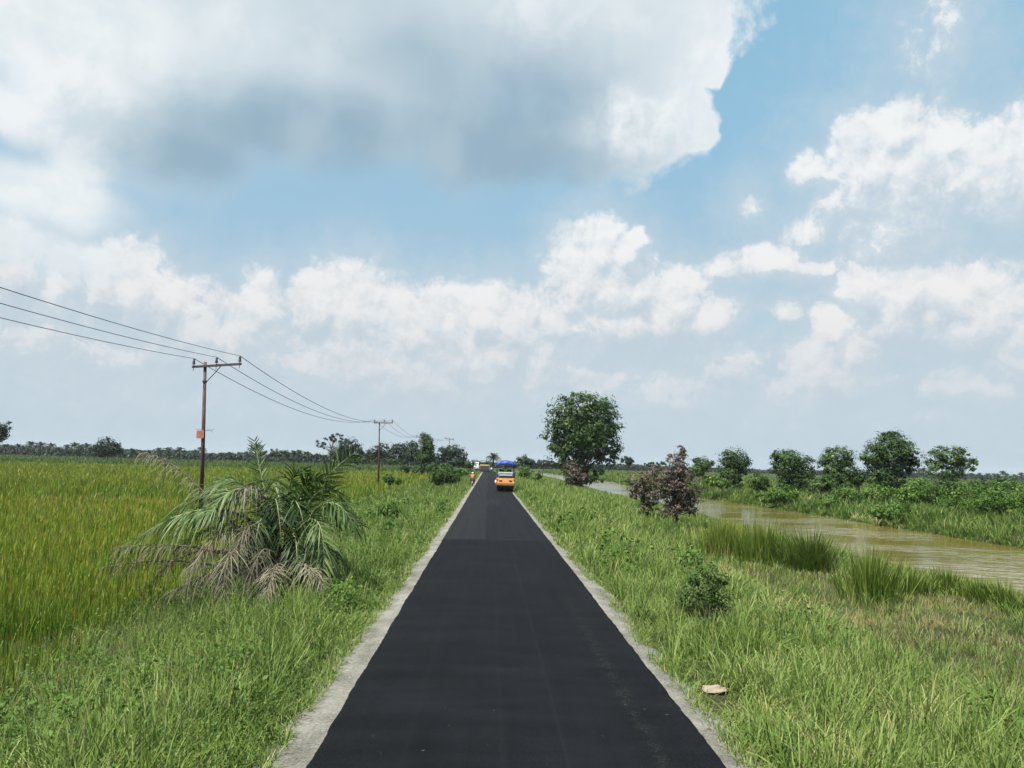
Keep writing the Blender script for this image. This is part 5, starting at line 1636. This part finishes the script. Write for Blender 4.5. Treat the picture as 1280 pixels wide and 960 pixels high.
for sx in (-1, 1):
    bm = B(); tube(bm, [(sx * .09, 1.06, .86), (sx * .08, 1.24, .29)], .028, 8); obj('fork', bm, m_lgrey, bike, True)
    bm = B(); tube(bm, [(sx * .30, .92, 1.02), (sx * .36, .94, 1.20)], .010, 6); ball(bm, (sx * .37, .93, 1.23), (.07, .02, .045), 10); obj('mirror', bm, m_black, bike, True)
bm = B(); tube(bm, [(-.34, .88, 1.0), (-.18, .98, .98), (0, 1.02, .95), (.18, .98, .98), (.34, .88, 1.0)], .018, 8); obj('handlebar', bm, m_black, bike, True)
bm = B(); tube(bm, [(.12, .6, .26), (.14, .1, .30), (.14, -.25, .36)], [.03, .05, .05], 10); obj('exhaust', bm, m_lgrey, bike, True)
ride = dict(pelvis=(0, 0, .95), chest=(0, .10, 1.28), neck=(0, .16, 1.48), head=(0, .20, 1.60), crown=(0, .20, 1.69),
            shl=(-.20, .12, 1.40), ell=(-.34, .36, 1.16), wrl=(-.33, .62, 1.04), handl=(-.33, .68, 1.02), shr=(.20, .12, 1.40), elr=(.34, .36, 1.16), wrr=(.33, .62, 1.04), handr=(.33, .68, 1.02),
            hipl=(-.12, .02, .92), knl=(-.24, .42, .80), anl=(-.20, .22, .36), toel=(-.20, .38, .32), hipr=(.12, .02, .92), knr=(.24, .42, .80), anr=(.20, .22, .36), toer=(.20, .38, .32))
person('person', (mx_, MY + .20, -.06), 0, ride, 'motorcycle rider in an orange shirt and white helmet at the left road edge', m_oshirt, m_trousers, m_helmet)

# ------------------------------------------------------------------ paving machine far down the road
PY_ = 232
pp = at_depth(605.5, 590, PY_)
pav = empty('paving_machine', (pp.x, PY_, RZ), label='dark paving machine with a pale yellow rear panel far down the road', cat='paving machine')
bm = B(); box(bm, (0, 0, .45), (3.1, .5, .75), None, .05); obj('screed', bm, m_black, pav)
bm = B(); box(bm, (0, 1.9, 1.15), (2.5, 3.2, 1.3), None, .08); obj('engine_body', bm, m_dgrey, pav)
bm = B(); box(bm, (0, .22, 2.02), (2.75, .3, .42), None, .04); obj('rear_panel', bm, m_yellow, pav)
bm = B(); box(bm, (0, .22, 1.25), (2.4, .22, .9), None, .03); obj('lower_panel', bm, m_dgrey, pav)
for sx in (-1, 1):
    bm = B(); prism(bm, [(.5, .05), (3.4, .05), (3.7, .35), (3.4, .75), (.5, .75), (.2, .35)], sx * 1.02 - .18, sx * 1.02 + .18); obj('crawler_track', bm, m_black, pav)
    bm = B(); prism(bm, [(3.5, .7), (5.3, .5), (5.3, 1.9), (3.5, 1.7)], sx * 1.45 - .05, sx * 1.45 + .05); obj('hopper_wing', bm, m_yellow, pav)
    bm = B(); tube(bm, [(sx * 1.25, .4, 2.2), (sx * 1.25, .4, 3.0), (sx * 1.25, 2.0, 3.0), (sx * 1.25, 2.0, 1.8)], .035, 6); obj('handrail', bm, m_dgrey, pav)
    for y in (.7, 2.3):
        bm = B(); tube(bm, [(sx * 1.1, y, 1.8), (sx * 1.1, y, 3.35)], .045, 6); obj('roof_post', bm, m_dgrey, pav)
bm = B(); box(bm, (0, 1.5, 3.4), (2.6, 2.2, .12), None, .04); obj('roof', bm, m_dgrey, pav)
bm = B(); box(bm, (0, 1.2, 2.1), (.6, .5, .5), None, .06); obj('seat', bm, m_black, pav)
bm = B(); cyl(bm, (.7, 2.9, 1.8), (.7, 2.9, 3.2), .07, seg=10); obj('exhaust', bm, m_dgrey, pav, True)
J = stand(.2)
person('person', (pp.x - 2.3, PY_ - 4, TOP), .3, J, 'road worker in a white shirt standing left of the paving machine', m_wshirt, m_trousers)
person('person', (pp.x + 2.05, PY_ - 12, TOP), -.2, stand(), 'road worker in a pale shirt standing right of the paving machine', m_wshirt, m_trousers)
J2 = {k: (v[0] + .5, v[1] + 1.5, v[2] + 1.80) for k, v in stand(.1).items()}
person('person', (pp.x, PY_, RZ), 0, J2, 'machine operator in a dull red shirt standing on the paving machine', m_rshirt, m_trousers)

# ------------------------------------------------------------------ white tipper truck behind it
TY = 250
tp_ = at_depth(594, 584, TY)
trk = empty('tipper_truck', (tp_.x, TY, RZ), .12, label='white tipper truck with its grey white bed facing the camera far down the road', cat='truck')
for sx in (-1, 1):
    wheel(trk, (sx * 1.05, .9, .5), .5, .34); wheel(trk, (sx * 1.0, 4.6, .5), .5, .42); wheel(trk, (sx * 1.0, 5.9, .5), .5, .42)
    bm = B(); box(bm, (sx * .72, .02, 1.0), (.34, .06, .22), None, .02); obj('headlight', bm, m_lgrey, trk)
    bm = B(); tube(bm, [(sx * 1.2, .35, 2.3), (sx * 1.42, .2, 2.3)], .02, 6); box(bm, (sx * 1.45, .2, 2.15), (.16, .05, .42), None, .02); obj('mirror', bm, m_black, trk)
cab = None
bm = B(); prism(bm, [(.05, .6), (.0, 1.3), (.18, 2.7), (.35, 2.85), (1.75, 2.85), (1.75, .6)], -1.18, 1.18); bmesh.ops.bevel(bm, geom=bm.edges[:], offset=.05, segments=2, affect='EDGES'); cab = obj('cab', bm, m_white, trk)
bm = B(); prism(bm, [(.045, 1.55), (.15, 2.5), (.20, 2.5), (.10, 1.55)], -1.02, 1.02); obj('windscreen', bm, m_glass, cab)
for sx in (-1, 1):
    bm = B(); box(bm, (sx * 1.185, .95, 2.0), (.02, .9, .75), None, .005); obj('side_window', bm, m_glass, cab)
bm = B(); box(bm, (0, -.03, .70), (2.4, .18, .36), None, .04); obj('bumper', bm, m_dgrey, trk)
bm = B(); box(bm, (0, .02, 1.25), (1.5, .05, .22), None, .01); obj('grille', bm, m_black, trk)
bm = B(); box(bm, (0, 3.6, .85), (.9, 6.4, .25), None, .02); obj('chassis', bm, m_black, trk)
bm = B(); box(bm, (0, 4.5, 1.15), (2.45, 5.0, .12)); box(bm, (-1.2, 4.5, 2.2), (.08, 5.0, 2.0)); box(bm, (1.2, 4.5, 2.2), (.08, 5.0, 2.0)); box(bm, (0, 2.04, 2.5), (2.31, .08, 2.6)); box(bm, (0, 6.96, 2.2), (2.31, .08, 2.0))
box(bm, (0, 1.6, 3.72), (2.4, .9, .08))
for k in range(6):
    for sx in (-1, 1): box(bm, (sx * 1.27, 2.3 + .88 * k, 2.2), (.06, .1, 1.98))
obj('tipping_bed', bm, m_lgrey, trk)

# ------------------------------------------------------------------ scrap of cardboard on the right shoulder
c0 = on_ground(893, 866)
bm = B()
n = 9; out_ = [(-.19, -.09), (-.05, -.13), (.11, -.10), (.20, -.03), (.17, .05), (.13, .12), (.02, .10), (-.10, .13), (-.17, .04)]
tv = [bm.verts.new((x, y, .012 + .012 * math.sin(9 * x + 3) + .012 * (y > .05))) for x, y in out_]; cv = bm.verts.new((0, 0, .022))
for i in range(n): bm.faces.new((tv[i], tv[(i + 1) % n], cv))
r_ = bmesh.ops.solidify(bm, geom=bm.faces[:], thickness=.006)
m_card = plain('torn_cardboard', (.46, .38, .29), .9, var=.25, scale=9, spec=.1)
cb = obj('cardboard_scrap', bm, m_card); cb.location = c0 + Vector((0, 0, .035)); cb.rotation_euler = (R(5), R(-5), .3)
tag(cb, 'torn pale brown cardboard scrap lying in the grass by the right road edge', 'cardboard')
sc.cycles.max_bounces = 6; sc.cycles.diffuse_bounces = 3; sc.cycles.glossy_bounces = 3; sc.cycles.transmission_bounces = 4
sc.cycles.volume_bounces = 0; sc.cycles.transparent_max_bounces = 8
sc.cycles.caustics_reflective = False; sc.cycles.caustics_refractive = False
sc.cycles.use_denoising = True
